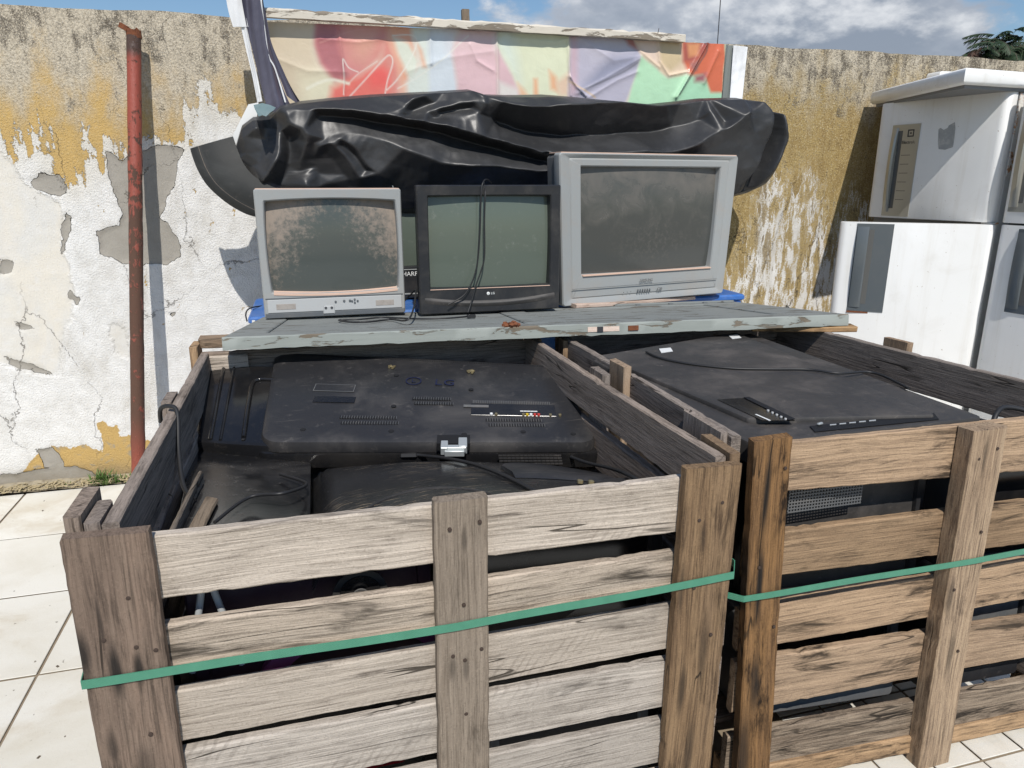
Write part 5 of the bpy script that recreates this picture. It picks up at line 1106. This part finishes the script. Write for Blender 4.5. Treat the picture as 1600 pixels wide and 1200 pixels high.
paint([(832, 125), (838, 125), (842, 150), (834, 150)], (.76, .38, .22), .006, .8); paint([(856, 112), (868, 122), (872, 145), (860, 140)], (.76, .38, .22), .008, .8); paint([(808, 130), (826, 150), (812, 155)], (.78, .45, .3), .008, .8); paint([(868, 130), (888, 115), (888, 150), (875, 152)], (.75, .52, .40), .01, .8)
paint([(889, 40), (975, 45), (992, 75), (1000, 90), (990, 130), (975, 170), (887, 170)], (.50, .48, .56), .006); paint([(889, 40), (900, 40), (902, 150), (888, 150)], (.58, .42, .46), .01, .8); paint([(950, 90), (995, 80), (992, 105), (930, 135), (900, 145)], (.24, .25, .33), .015, .8); paint([(905, 45), (960, 48), (985, 80), (930, 90)], (.56, .54, .60), .03, .7)
stroke([(905, 142), (940, 128), (975, 112), (996, 98)], (.20, .20, .24), .004, .006, .8); stroke([(890, 128), (915, 142), (930, 152)], (.62, .48, .34), .005, .006, .7)
paint([(968, 50), (986, 52), (990, 68), (998, 82), (980, 72)], (.36, .16, .15), .006)
paint([(982, 50), (1064, 56), (1068, 90), (1074, 112), (1060, 122), (1040, 118), (1028, 110), (1000, 88), (990, 68)], (.72, .58, .44), .006); paint([(1030, 55), (1064, 58), (1066, 95), (1050, 110), (1034, 100)], (.58, .47, .30), .008, .85); paint([(985, 52), (1028, 56), (1028, 100), (1000, 84)], (.74, .60, .52), .01, .8)
paint([(1000, 90), (1028, 110), (1045, 122), (1076, 116), (1060, 150), (1050, 190), (975, 190), (990, 130)], (.50, .74, .52), .005)
paint([(1064, 62), (1134, 62), (1134, 160), (1055, 160), (1062, 140), (1080, 110)], (.42, .68, .48), .005); paint([(1066, 62), (1131, 62), (1130, 146), (1110, 146), (1095, 120), (1076, 118), (1068, 96)], (.60, .17, .10), .006); paint([(1068, 66), (1108, 66), (1098, 90), (1080, 98), (1068, 96)], (.30, .09, .08), .008, .8); paint([(1074, 68), (1092, 70), (1088, 88), (1076, 90)], (.62, .30, .16), .006); paint([(1078, 100), (1092, 92), (1088, 112), (1078, 110)], (.34, .15, .13), .006); paint([(1085, 120), (1100, 118), (1098, 132), (1084, 130)], (.30, .12, .13), .008)
stroke([(1100, 68), (1104, 80), (1086, 110), (1062, 148)], (.12, .10, .10), .003, .004, .8)
for pts, wd in (([(545, 152), (570, 125), (600, 92), (610, 86), (614, 98), (606, 125), (602, 148)], .0035), ([(614, 55), (645, 55), (651, 68), (640, 95), (620, 125), (605, 140)], .0035), ([(622, 138), (650, 122), (690, 94), (720, 66), (732, 56)], .003), ([(537, 148), (538, 120), (536, 92), (545, 105), (560, 112)], .003), ([(545, 130), (560, 115), (590, 95)], .002)): stroke(pts, (.80, .79, .72), wd*.7, .004, .8)
stroke([(500, 66), (512, 62), (550, 48), (600, 44)], (.7, .4, .36), .002, .004, .5); stroke([(480, 138), (500, 128), (520, 124), (545, 130)], (.80, .78, .66), .006, .008, .8)
n3_ = (fbm(Xr*30, Zr*30, 3)-.47)[:, None]; colr = np.clip(colr*(1+.10*n3_), 0, 1)
gr_ = colr.mean(1, keepdims=True); colr = (gr_+(colr-gr_)*1.15)*.92+.01; colr = np.clip(colr, .01, .9)
Yb = YB+.010*(1-V)+.018*np.clip(1-(X-x0)/.9, 0, 1)+.006*(fbm(X*4, Z*2+7, 3)-.5)*2
def bfold(pts, a_, w_):
    global Yb
    d, t, s = segd(X, Z, BP(pts)); Yb = Yb-a_*np.exp(-d/w_)
for pts, a_, w_ in (([(776, 50), (777, 100), (778, 158)], .012, .006), ([(887, 58), (889, 105), (892, 150)], .012, .006), ([(530, 48), (536, 100), (538, 150)], .008, .006), ([(672, 50), (674, 100)], .008, .006), ([(1104, 66), (1080, 110), (1056, 152)], .022, .008), ([(1122, 80), (1100, 130)], .01, .01),
                    ([(905, 60), (960, 95), (1000, 88)], .005, .02), ([(902, 146), (950, 120), (998, 92)], .007, .014), ([(920, 152), (965, 125), (996, 112)], .006, .012), ([(1028, 60), (1030, 95), (1045, 118), (1074, 112)], .008, .006), ([(985, 60), (1000, 80), (1030, 105)], .006, .008), ([(890, 120), (900, 135), (915, 150)], .014, .006), ([(735, 70), (745, 95), (770, 110)], .006, .01), ([(500, 60), (560, 66), (600, 60)], .004, .01), ([(430, 90), (480, 110), (540, 112)], .005, .02), ([(640, 110), (700, 90), (770, 80)], .004, .02), ([(800, 60), (870, 66), (885, 62)], .006, .01)): bfold(pts, a_, w_)
Yb += .0015*np.sin(X*160+6*fbm(X*3, X*0+1))*np.exp(-(ZT-Z)/.02)
bv = np.stack([Xr, Yb.ravel(), Zr], 1).tolist()
def bannermat():
    m, N, b = newmat('printed_vinyl'); N.put(b.inputs['Base Color'], N.attr('print').outputs['Color']); n = N.noise(N.obj(), 18, 5, .6, .5)
    b.inputs['Roughness'].default_value = .30; b.inputs['Specular IOR Level'].default_value = .5; N.put(b.inputs['Normal'], N.bump(n, .22, .01)); return m
bn = thing('banner', (.9, 3.5, 1.6), 'vinyl banner printed with pastel patches stretched under the white beam', 'banner')
vb = mk('printed_sheet', bv, [q[::-1] for q in gridfaces(nu, nv)][::1], bannermat(), bn, smooth=180)
ca = vb.data.color_attributes.new('print', 'FLOAT_COLOR', 'POINT'); ca.data.foreach_set('color', np.concatenate([colr, np.ones((len(colr), 1))], 1).astype(np.float32).ravel())
def strip(pts, nm, mat, Y, parent, wob=.006, nseg=14):
    """pts: (left x,y, right x,y) rows from top to bottom"""
    m = MB(); rows = []
    Ls = spline([at(a_, b2, Y) for a_, b2, _, _ in pts], 5); Rs = spline([at(c_, d_, Y) for _, _, c_, d_ in pts], 5)
    ph = random.uniform(0, 6)
    for i, (p, q) in enumerate(zip(Ls, Rs)):
        row = []
        for k in range(nseg+1): u = k/nseg; v = p.lerp(q, u); row.append(v+Vector((0, -wob*math.sin(u*5+ph+i*.12)-wob*.5*math.sin(u*11+i*.3), 0)))
        rows.append(row)
    m.loft(rows, closed=False); m.loft([[v+Vector((0, .003, 0)) for v in r_] for r_ in rows][::-1], closed=False)
    return m.build(nm, mat, parent, smooth=180)
gm = plastic('grey_banner_edge', (.19, .21, .20), .4, .2)
strip([(1132, 70, 1147, 71), (1131, 100, 1144, 100), (1128, 150, 1140, 150), (1128, 175, 1138, 175)], 'grey_edge', gm, 3.495, bn)
strip([(1146, 71, 1169, 73), (1143, 105, 1165, 106), (1140, 150, 1160, 150), (1138, 175, 1158, 176)], 'white_edge', M['vinylwhite'], 3.488, bn, .003)
# hanging roll of vinyl at the left
fp_ = thing('vinyl_flap', (-.2, 3.4, 1.9), 'folded purple-grey vinyl strip with white edge hanging left of the banner', 'vinyl strip')
strip([(372, -45, 410, -45), (376, -10, 406, -8), (383, 30, 412, 30), (392, 70, 419, 66), (403, 115, 431, 104), (412, 150, 443, 140), (420, 175, 458, 172)], 'vinyl', M['flap'], 3.36, fp_, .014)
strip([(404, -45, 424, -45), (404, -10, 411, -8), (411, 30, 417, 30), (417, 70, 424, 66), (424, 98, 440, 104), (436, 120, 456, 138), (448, 150, 476, 170)], 'vinyl_fold', M['flap'], 3.39, fp_, .010)
strip([(350, -45, 378, -45), (353, -5, 380, -8), (357, 18, 384, 22), (364, 42, 388, 42)], 'white_edge', M['vinylwhite'], 3.375, fp_, .003)
strip([(376, 40, 386, 40), (385, 80, 393, 80), (394, 118, 402, 118), (402, 160, 410, 158)], 'white_hem', M['vinylwhite'], 3.38, fp_, .003)
m = MB(); m.tube(spline([at(406, -40, 3.352), at(408, 0, 3.35), at(414, 50, 3.35), at(420, 88, 3.35), at(430, 108, 3.35), at(446, 160, 3.35)], 6), .0035, 6); m.build('white_piping', M['vinylwhite'], fp_, smooth=60)

# ------------------------------------------------------------------ red pole, aerial rod
pt = at(209, 52, 3.57); pb = at(216, 722, 3.30)
d_ = (pt-pb); base = pb+d_*((-.0-pb.z)/d_.z)
pp = thing('steel_pole', (base.x, base.y, 0), 'rusty red-painted steel pole leaning against the wall on the left', 'pole')
m = MB(); n_ = 40; pts = [base.lerp(pt, k/n_) for k in range(n_+1)]; Mx = Matrix.Translation((base.x, base.y, 0))
m.tube([p-Vector((base.x, base.y, 0)) for p in pts], [.0275+random.gauss(0, .0006) for _ in pts], 20); m.build('tube', M['pipe'], pp, Mx, smooth=60)
m = MB(); mt_ = pt+Vector((0, 0, 0)); lo = []
for k in range(20):
    a_ = 2*math.pi*k/20; j = random.uniform(.0, .016); lo.append((a_, j))
m.loft([[mt_+Vector((.029*math.cos(a_), .029*math.sin(a_), -.02)) for a_, j in lo], [mt_+Vector((.030*math.cos(a_), .030*math.sin(a_), .004+j)) for a_, j in lo], [mt_+Vector((.025*math.cos(a_), .025*math.sin(a_), .003+j*.6)) for a_, j in lo], [mt_+Vector((.025*math.cos(a_), .025*math.sin(a_), -.01)) for a_, j in lo]], False, True)
m.box((-.020, -.012, 0), (.012, .012, .02), Matrix.Translation(mt_+Vector((-.035, -.01, .01))) @ Matrix.Rotation(.5, 4, 'Y')); m.build('torn_rim', M['rust'], pp)
rd = thing('antenna_rod', (2.21, 3.95, 0), 'thin dark upright rod rising behind the wall right of the banner', 'rod')
m = MB(); q = at(1123, 40, 3.95); m.tube([(q.x, 3.95, 0), (q.x, 3.95, 3.1)], .0026, 6); m.build('rod', M['ink'], rd)

# ------------------------------------------------------------------ fridges
def prism(outline, z0, z1, name, mat, parent, Mx=None, bev=.004, smooth=40, local=True):
    """vertical prism on a plan outline (local), edges eased"""
    c = Vector((sum(p[0] for p in outline)/len(outline), sum(p[1] for p in outline)/len(outline)))
    def ins(k): return [((p[0]-c.x)*(1-k/abs(max(.05, math.hypot(p[0]-c.x, p[1]-c.y))))+c.x, (p[1]-c.y)*(1-k/abs(max(.05, math.hypot(p[0]-c.x, p[1]-c.y))))+c.y) for p in outline]
    m = MB(); i1 = ins(bev); m.loft([[(x, y, z0) for x, y in i1], [(x, y, z0+bev) for x, y in outline], [(x, y, z1-bev) for x, y in outline], [(x, y, z1) for x, y in i1]], True, True)
    return m.build(name, mat, parent, Mx, smooth=smooth, local=local)
def doorplan(w, d, r=.035, bow=.012):
    """plan of a fridge door: hinge at x=0, opens towards -x... x from -w to 0, front at y=-d"""
    pts = [(0, 0)]
    n_ = 6
    for k in range(n_+1): a_ = R(0-90*k/n_); pts.append((-r+r*math.cos(a_), -d+r+r*math.sin(a_)))
    for k in range(1, 10): u = k/10; pts.append((-r-(w-2*r)*u, -d-bow*math.sin(math.pi*u)))
    for k in range(n_+1): a_ = R(-90-90*k/n_); pts.append((-w+r+r*math.cos(a_), -d+r+r*math.sin(a_)))
    pts.append((-w, 0)); return pts[::-1]
def fridge(loc, ang, W_, label, zt, zs, topz, lower_open, handle_top, handle_low, bodymat='fwhite', depth=.58):
    """loc: hinge line at the front; local +y goes into the body, door runs along -x"""
    f = thing('refrigerator', (loc[0], loc[1], 0), label, 'refrigerator', 'old white refrigerators', rot=(0, 0, ang))
    part_box(f, 'body', (-W_, .012, .04), (-.004, depth, zt-.006), M[bodymat], c=.008)
    part_box(f, 'seal', (-W_+.01, .001, .10), (-.01, .011, zt-.02), M['fdark'], c=.001)
    for x in (-W_+.08, -.08):
        for y in (.08, depth-.08): part_box(f, 'foot', (x-.02, y-.02, 0), (x+.02, y+.02, .045), M['fdark'])
    dp = doorplan(W_, .055)
    d1 = prism(dp, zs+.004, zt, 'freezer_door', M['fwhite'], f)
    Mo = Matrix.Rotation(lower_open, 4, 'Z'); d2 = prism(dp, .08, zs-.006, 'fridge_door', M['fwhite'], f, Mo)
    pass
    part_box(f, 'hinge', (-.05, -.035, zs-.005), (.004, .02, zs+.003), M['rustwhite'])
    part_box(f, 'hinge', (-.06, -.04, zt+.0005), (.0, .04, zt+.008), M['white'])
    return f, d1, d2
def face_y(x, W_): u = min(1, max(0, (-x-.035)/(W_-.07))); return -.055-.012*math.sin(math.pi*u)
Hp = Vector((3.20, 2.80)); Fp = Vector((3.075, 3.47)); ang = math.atan2((Hp-Fp).y, (Hp-Fp).x); W1 = (Hp-Fp).length
# the face runs from Fp (far) to Hp (hinge, near): local +x points from Fp to Hp
f1, d1, d2 = fridge((3.20, 2.80), ang, W1, 'white two-door refrigerator with its lower door ajar, left of the other one', 1.795, 1.202, 1.8, 0, None, None)
# swing the lower door
want = None; best = 9
for yy in np.arange(2.7, 3.6, .01):
    q = at(1305, 345, yy); dd = abs((Vector((q.x, q.y))-Hp).length-W1)
    if q.y > 2.8 and dd < best: best = dd; want = q
aw_ = math.atan2(Hp.y-want.y, Hp.x-want.x); d2.matrix_local = Matrix.Rotation(aw_-ang, 4, 'Z'); PM[d2.name] = world(f1) @ Matrix.Rotation(aw_-ang, 4, 'Z')
def onface(W_, x, z, y=None): return (x, face_y(x, W_)-(y or 0), z)
def handle_plate(door, x0, x1, z0, z1, plate, grip, W_, gx=.25):
    m = MB(); n_ = 6; lo = []
    for k in range(n_+1): x = x0+(x1-x0)*k/n_; y = face_y(x, W_); lo.append([(x, y+.004, z0), (x, y-.003, z0), (x, y-.003, z1), (x, y+.004, z1)])
    m.loft(lo, True, True); hp = m.build('handle_plate', plate, door, smooth=40, local=True)
    gxx = x0+(x1-x0)*gx; y = face_y(gxx, W_)
    m = MB(); lo = []
    for k in range(13):
        u = k/12; z = z0+.02+(z1-z0-.035)*u; off = .004+.020*math.sin(math.pi*u)**.7; lo.append([(x0+.004, y+.002, z), (x0+.004, y-off*.6, z), (gxx-.006, y-off-.004, z), (gxx+.004, y-off, z), (gxx+.004, y+.002, z)])
    m.loft(lo, True, True); m.build('handle_grip', grip, door, smooth=40, local=True)
    m = MB(); m.box((gxx+.005, y-.0045, z0+.04), (gxx+.05, y-.0032, z1-.03)); m.build('grip_recess', M['recess'], door, local=True)
    return hp
# fractions of the freezer door: plate between 1388 and 1443 of 1375..1578
def xon(px, py, door_ang, org):
    """local x on a door plane through org with heading door_ang, for a bearing"""
    d = pxdir(px, py); n_ = Vector((-math.sin(door_ang), math.cos(door_ang))); t = (org.dot(n_))/(d[0]*n_.x+d[1]*n_.y); q = Vector((d[0]*t, d[1]*t)); z = CAMH+d[2]*t
    return (q-org).dot(Vector((math.cos(door_ang), math.sin(door_ang)))), z
offn = Vector((math.sin(ang), -math.cos(ang)))*.06
xa, za = xon(1396, 196, ang, Hp+offn); xb, zb_ = xon(1441, 193, ang, Hp+offn); _, zc = xon(1410, 338, ang, Hp+offn)
handle_plate(d1, max(xa, -W1+.012), xb, max(zc, 1.21), za, M['champ'], M['champ'], W1, .22)
xe_, ze = xon(1425, 208, ang, Hp+offn); FD = lambda x, z, s: Matrix.Translation((x, face_y(x, W1)-.0036, z)) @ FT
m = MB(); yy = face_y(xe_, W1)-.0034
for a0, b0_ in (((-.018, -.018), (-.012, .018)), ((.012, -.018), (.018, .018)), ((-.012, .012), (.012, .018)), ((-.012, -.018), (.012, -.012)), ((-.004, -.004), (.004, .004))): m.box((xe_+a0[0], yy-.0006, ze+a0[1]), (xe_+b0_[0], yy, ze+b0_[1]))
m.build('emblem', M['ink'], d1, local=True)
put_text('brand_lettering', 'Electrolux', .022, M['ink'], d1, FD(xe_, ze-.045, 1), depth=.0004)
for k in range(6):
    xx = xe_-.01; m = MB(); m.box((xx-.03, face_y(xx, W1)-.0038, ze-.11-k*.045), (xx+(.02 if k % 2 else .03), face_y(xx, W1)-.0032, ze-.107-k*.045)); m.build('printed_line', M['inkgrey'], d1, local=True)
# torn sticker residue
rp = [(1468, 202), (1471, 200), (1476, 203), (1482, 200), (1484, 196), (1493, 191), (1494, 200), (1492, 218), (1490, 230), (1478, 234), (1468, 233), (1467, 222)]
vs = []
for x, y in rp: a_, b2 = xon(x, y, ang, Hp+offn); vs.append((a_, face_y(a_, W1)-.0008, b2))
m = MB(); m.add(vs, [tuple(range(len(vs)))]); m.add([(x, y+.0006, z) for x, y, z in vs], [tuple(range(len(vs)))[::-1]]); m.build('sticker_residue', M['residue'], d1, local=True)
offn2 = Vector((math.sin(aw_), -math.cos(aw_)))*.06
xa, za = xon(1340, 349, aw_, Hp+offn2); xb, zb_ = xon(1398, 349, aw_, Hp+offn2); _, zc = xon(1360, 487, aw_, Hp+offn2)
handle_plate(d2, xa, xb, zc, min(za, 1.192), M['greyplate'], M['greyplate'], W1, .32)
m = MB(); m.box((xa, face_y(xa, W1)-.006, zc-.010), (xa+.10, face_y(xa, W1)-.001, zc-.001)); m.build('rusty_lip', M['rust'], d2, local=True)
part_box(f1, 'rusted_edge', (-.003, .012, 1.42), (.004, .10, 1.79), M['rustwhite'], c=.001)
# second refrigerator at the right edge
H2 = at(1572, 350, 2.75); f2a = ang-R(1); W2 = .68; o2 = Vector((H2.x+W2*math.cos(f2a), H2.y+W2*math.sin(f2a)))
f2, e1, e2 = fridge((o2.x, o2.y), f2a, W2, 'white refrigerator cut off by the right edge of the photo', 1.80, 1.205, 1.8, 0, None, None)
handle_plate(e1, -W2+.03, -W2+.16, 1.26, 1.72, M['champ'], M['champ'], W2, .3); handle_plate(e2, -W2+.10, -W2+.26, .80, 1.185, M['greyplate'], M['greyplate'], W2, .35)
# lids stacked on top
def lidobj(name, c4, z0, z1, label, cat='lid'):
    t = thing(name, (sum(p[0] for p in c4)/4, sum(p[1] for p in c4)/4, z0), label, cat)
    def loop(k, z): cx_ = sum(p[0] for p in c4)/4; cy_ = sum(p[1] for p in c4)/4; return [(cx_+(p[0]-cx_)*(1-k), cy_+(p[1]-cy_)*(1-k), z) for p in c4]
    m = MB(); m.loft([loop(.03, z0+.0), loop(.0, z0+.012), loop(.0, z1-.022), loop(.006, z1-.008), loop(.025, z1)], True, True); m.f = m.f; m.build('shell', M['fwhite'], t, smooth=50)
    m = MB(); m.loft([loop(.06, z0-.014), loop(.06, z0+.001)], True, True); m.build('gasket', M['fdark'], t); return t
q0 = at(1360, 156, 3.60); q1 = at(1502, 133, 2.74)
lidobj('freezer_lid', [(q0.x, 3.60), (q1.x, 2.73), (q1.x+.95, 2.82), (q0.x+.95, 3.62)], 1.806, 1.872, 'thick white freezer lid lying on top of the refrigerators')
qs = at(1466, 100, 3.56)
lidobj('insulated_board', [(qs.x, 3.63), (qs.x, 3.54), (qs.x+.62, 3.44), (qs.x+.62, 3.53)], 1.888, 1.985, 'pale grey board standing on the freezer lid against the wall', 'board')

# ------------------------------------------------------------------ tree beyond the wall
tr = thing('feathery_tree', (9.3, 8.4, 0), 'dark feathery-leaved tree showing above the wall at the right', 'tree')
m = MB(); m.tube([(9.5, 8.5, 0), (9.45, 8.5, 1.4), (9.3, 8.45, 2.6)], [.13, .10, .05], 10); tk = m.build('trunk', M['bark'], tr, smooth=60)
fr_g = MB(); fr_b = MB(); br = MB()
def frond(p, dvec, L, mb, droop):
    pts = [p]; d = Vector(dvec).normalized(); seg = 9
    for k in range(seg): d = (d+Vector((0, 0, -droop))).normalized(); pts.append(pts[-1]+d*L/seg)
    br.tube(pts, .004, 4)
    for k in range(1, seg*3):
        u = k/(seg*3)*seg; i = min(seg-1, int(u)); q = pts[i].lerp(pts[i+1], u-i); dd = (pts[i+1]-pts[i]).normalized(); side = dd.cross(Vector((0, 0, 1))).normalized()
        for s in (-1, 1):
            l = .13*math.sin(math.pi*min(1, .15+k/(seg*3)*.85))+.02; tip = q+side*s*l*random.uniform(.6, 1)+dd*l*.5+Vector((0, 0, -l*random.uniform(.2, .7))); w_ = dd*.011
            mb.add([q-w_, q+w_, tip+w_*.3], [(0, 1, 2)])
for cx, cy, cz, n_, sp in ((9.1, 8.3, 2.88, 50, .26), (9.6, 8.3, 2.85, 70, .4), (10.1, 8.4, 3.0, 60, .5), (8.72, 8.25, 2.78, 28, .18), (10.8, 8.4, 2.9, 50, .6)):
    for k in range(n_):
        a_ = random.uniform(0, 6.28); p = Vector((cx+random.gauss(0, sp*.5), cy+random.gauss(0, sp*.5), cz+.17+random.gauss(0, .09)))
        frond(p, (math.cos(a_), math.sin(a_), random.uniform(.0, .7)), random.uniform(.2, .42), fr_g, random.uniform(.08, .2))
for k in range(9): frond(Vector((8.5+random.uniform(0, .15), 8.2, 3.02+random.uniform(-.05, .05))), (random.uniform(-1, -.2), random.uniform(-.5, .5), random.uniform(-.6, .3)), .3, fr_b, .3)
tag(fr_g.build('foliage', M['leafd'], tr), kind='stuff'); tag(fr_b.build('dry_foliage', M['leafr'], tr), kind='stuff'); br.build('branches', M['bark'], tr)
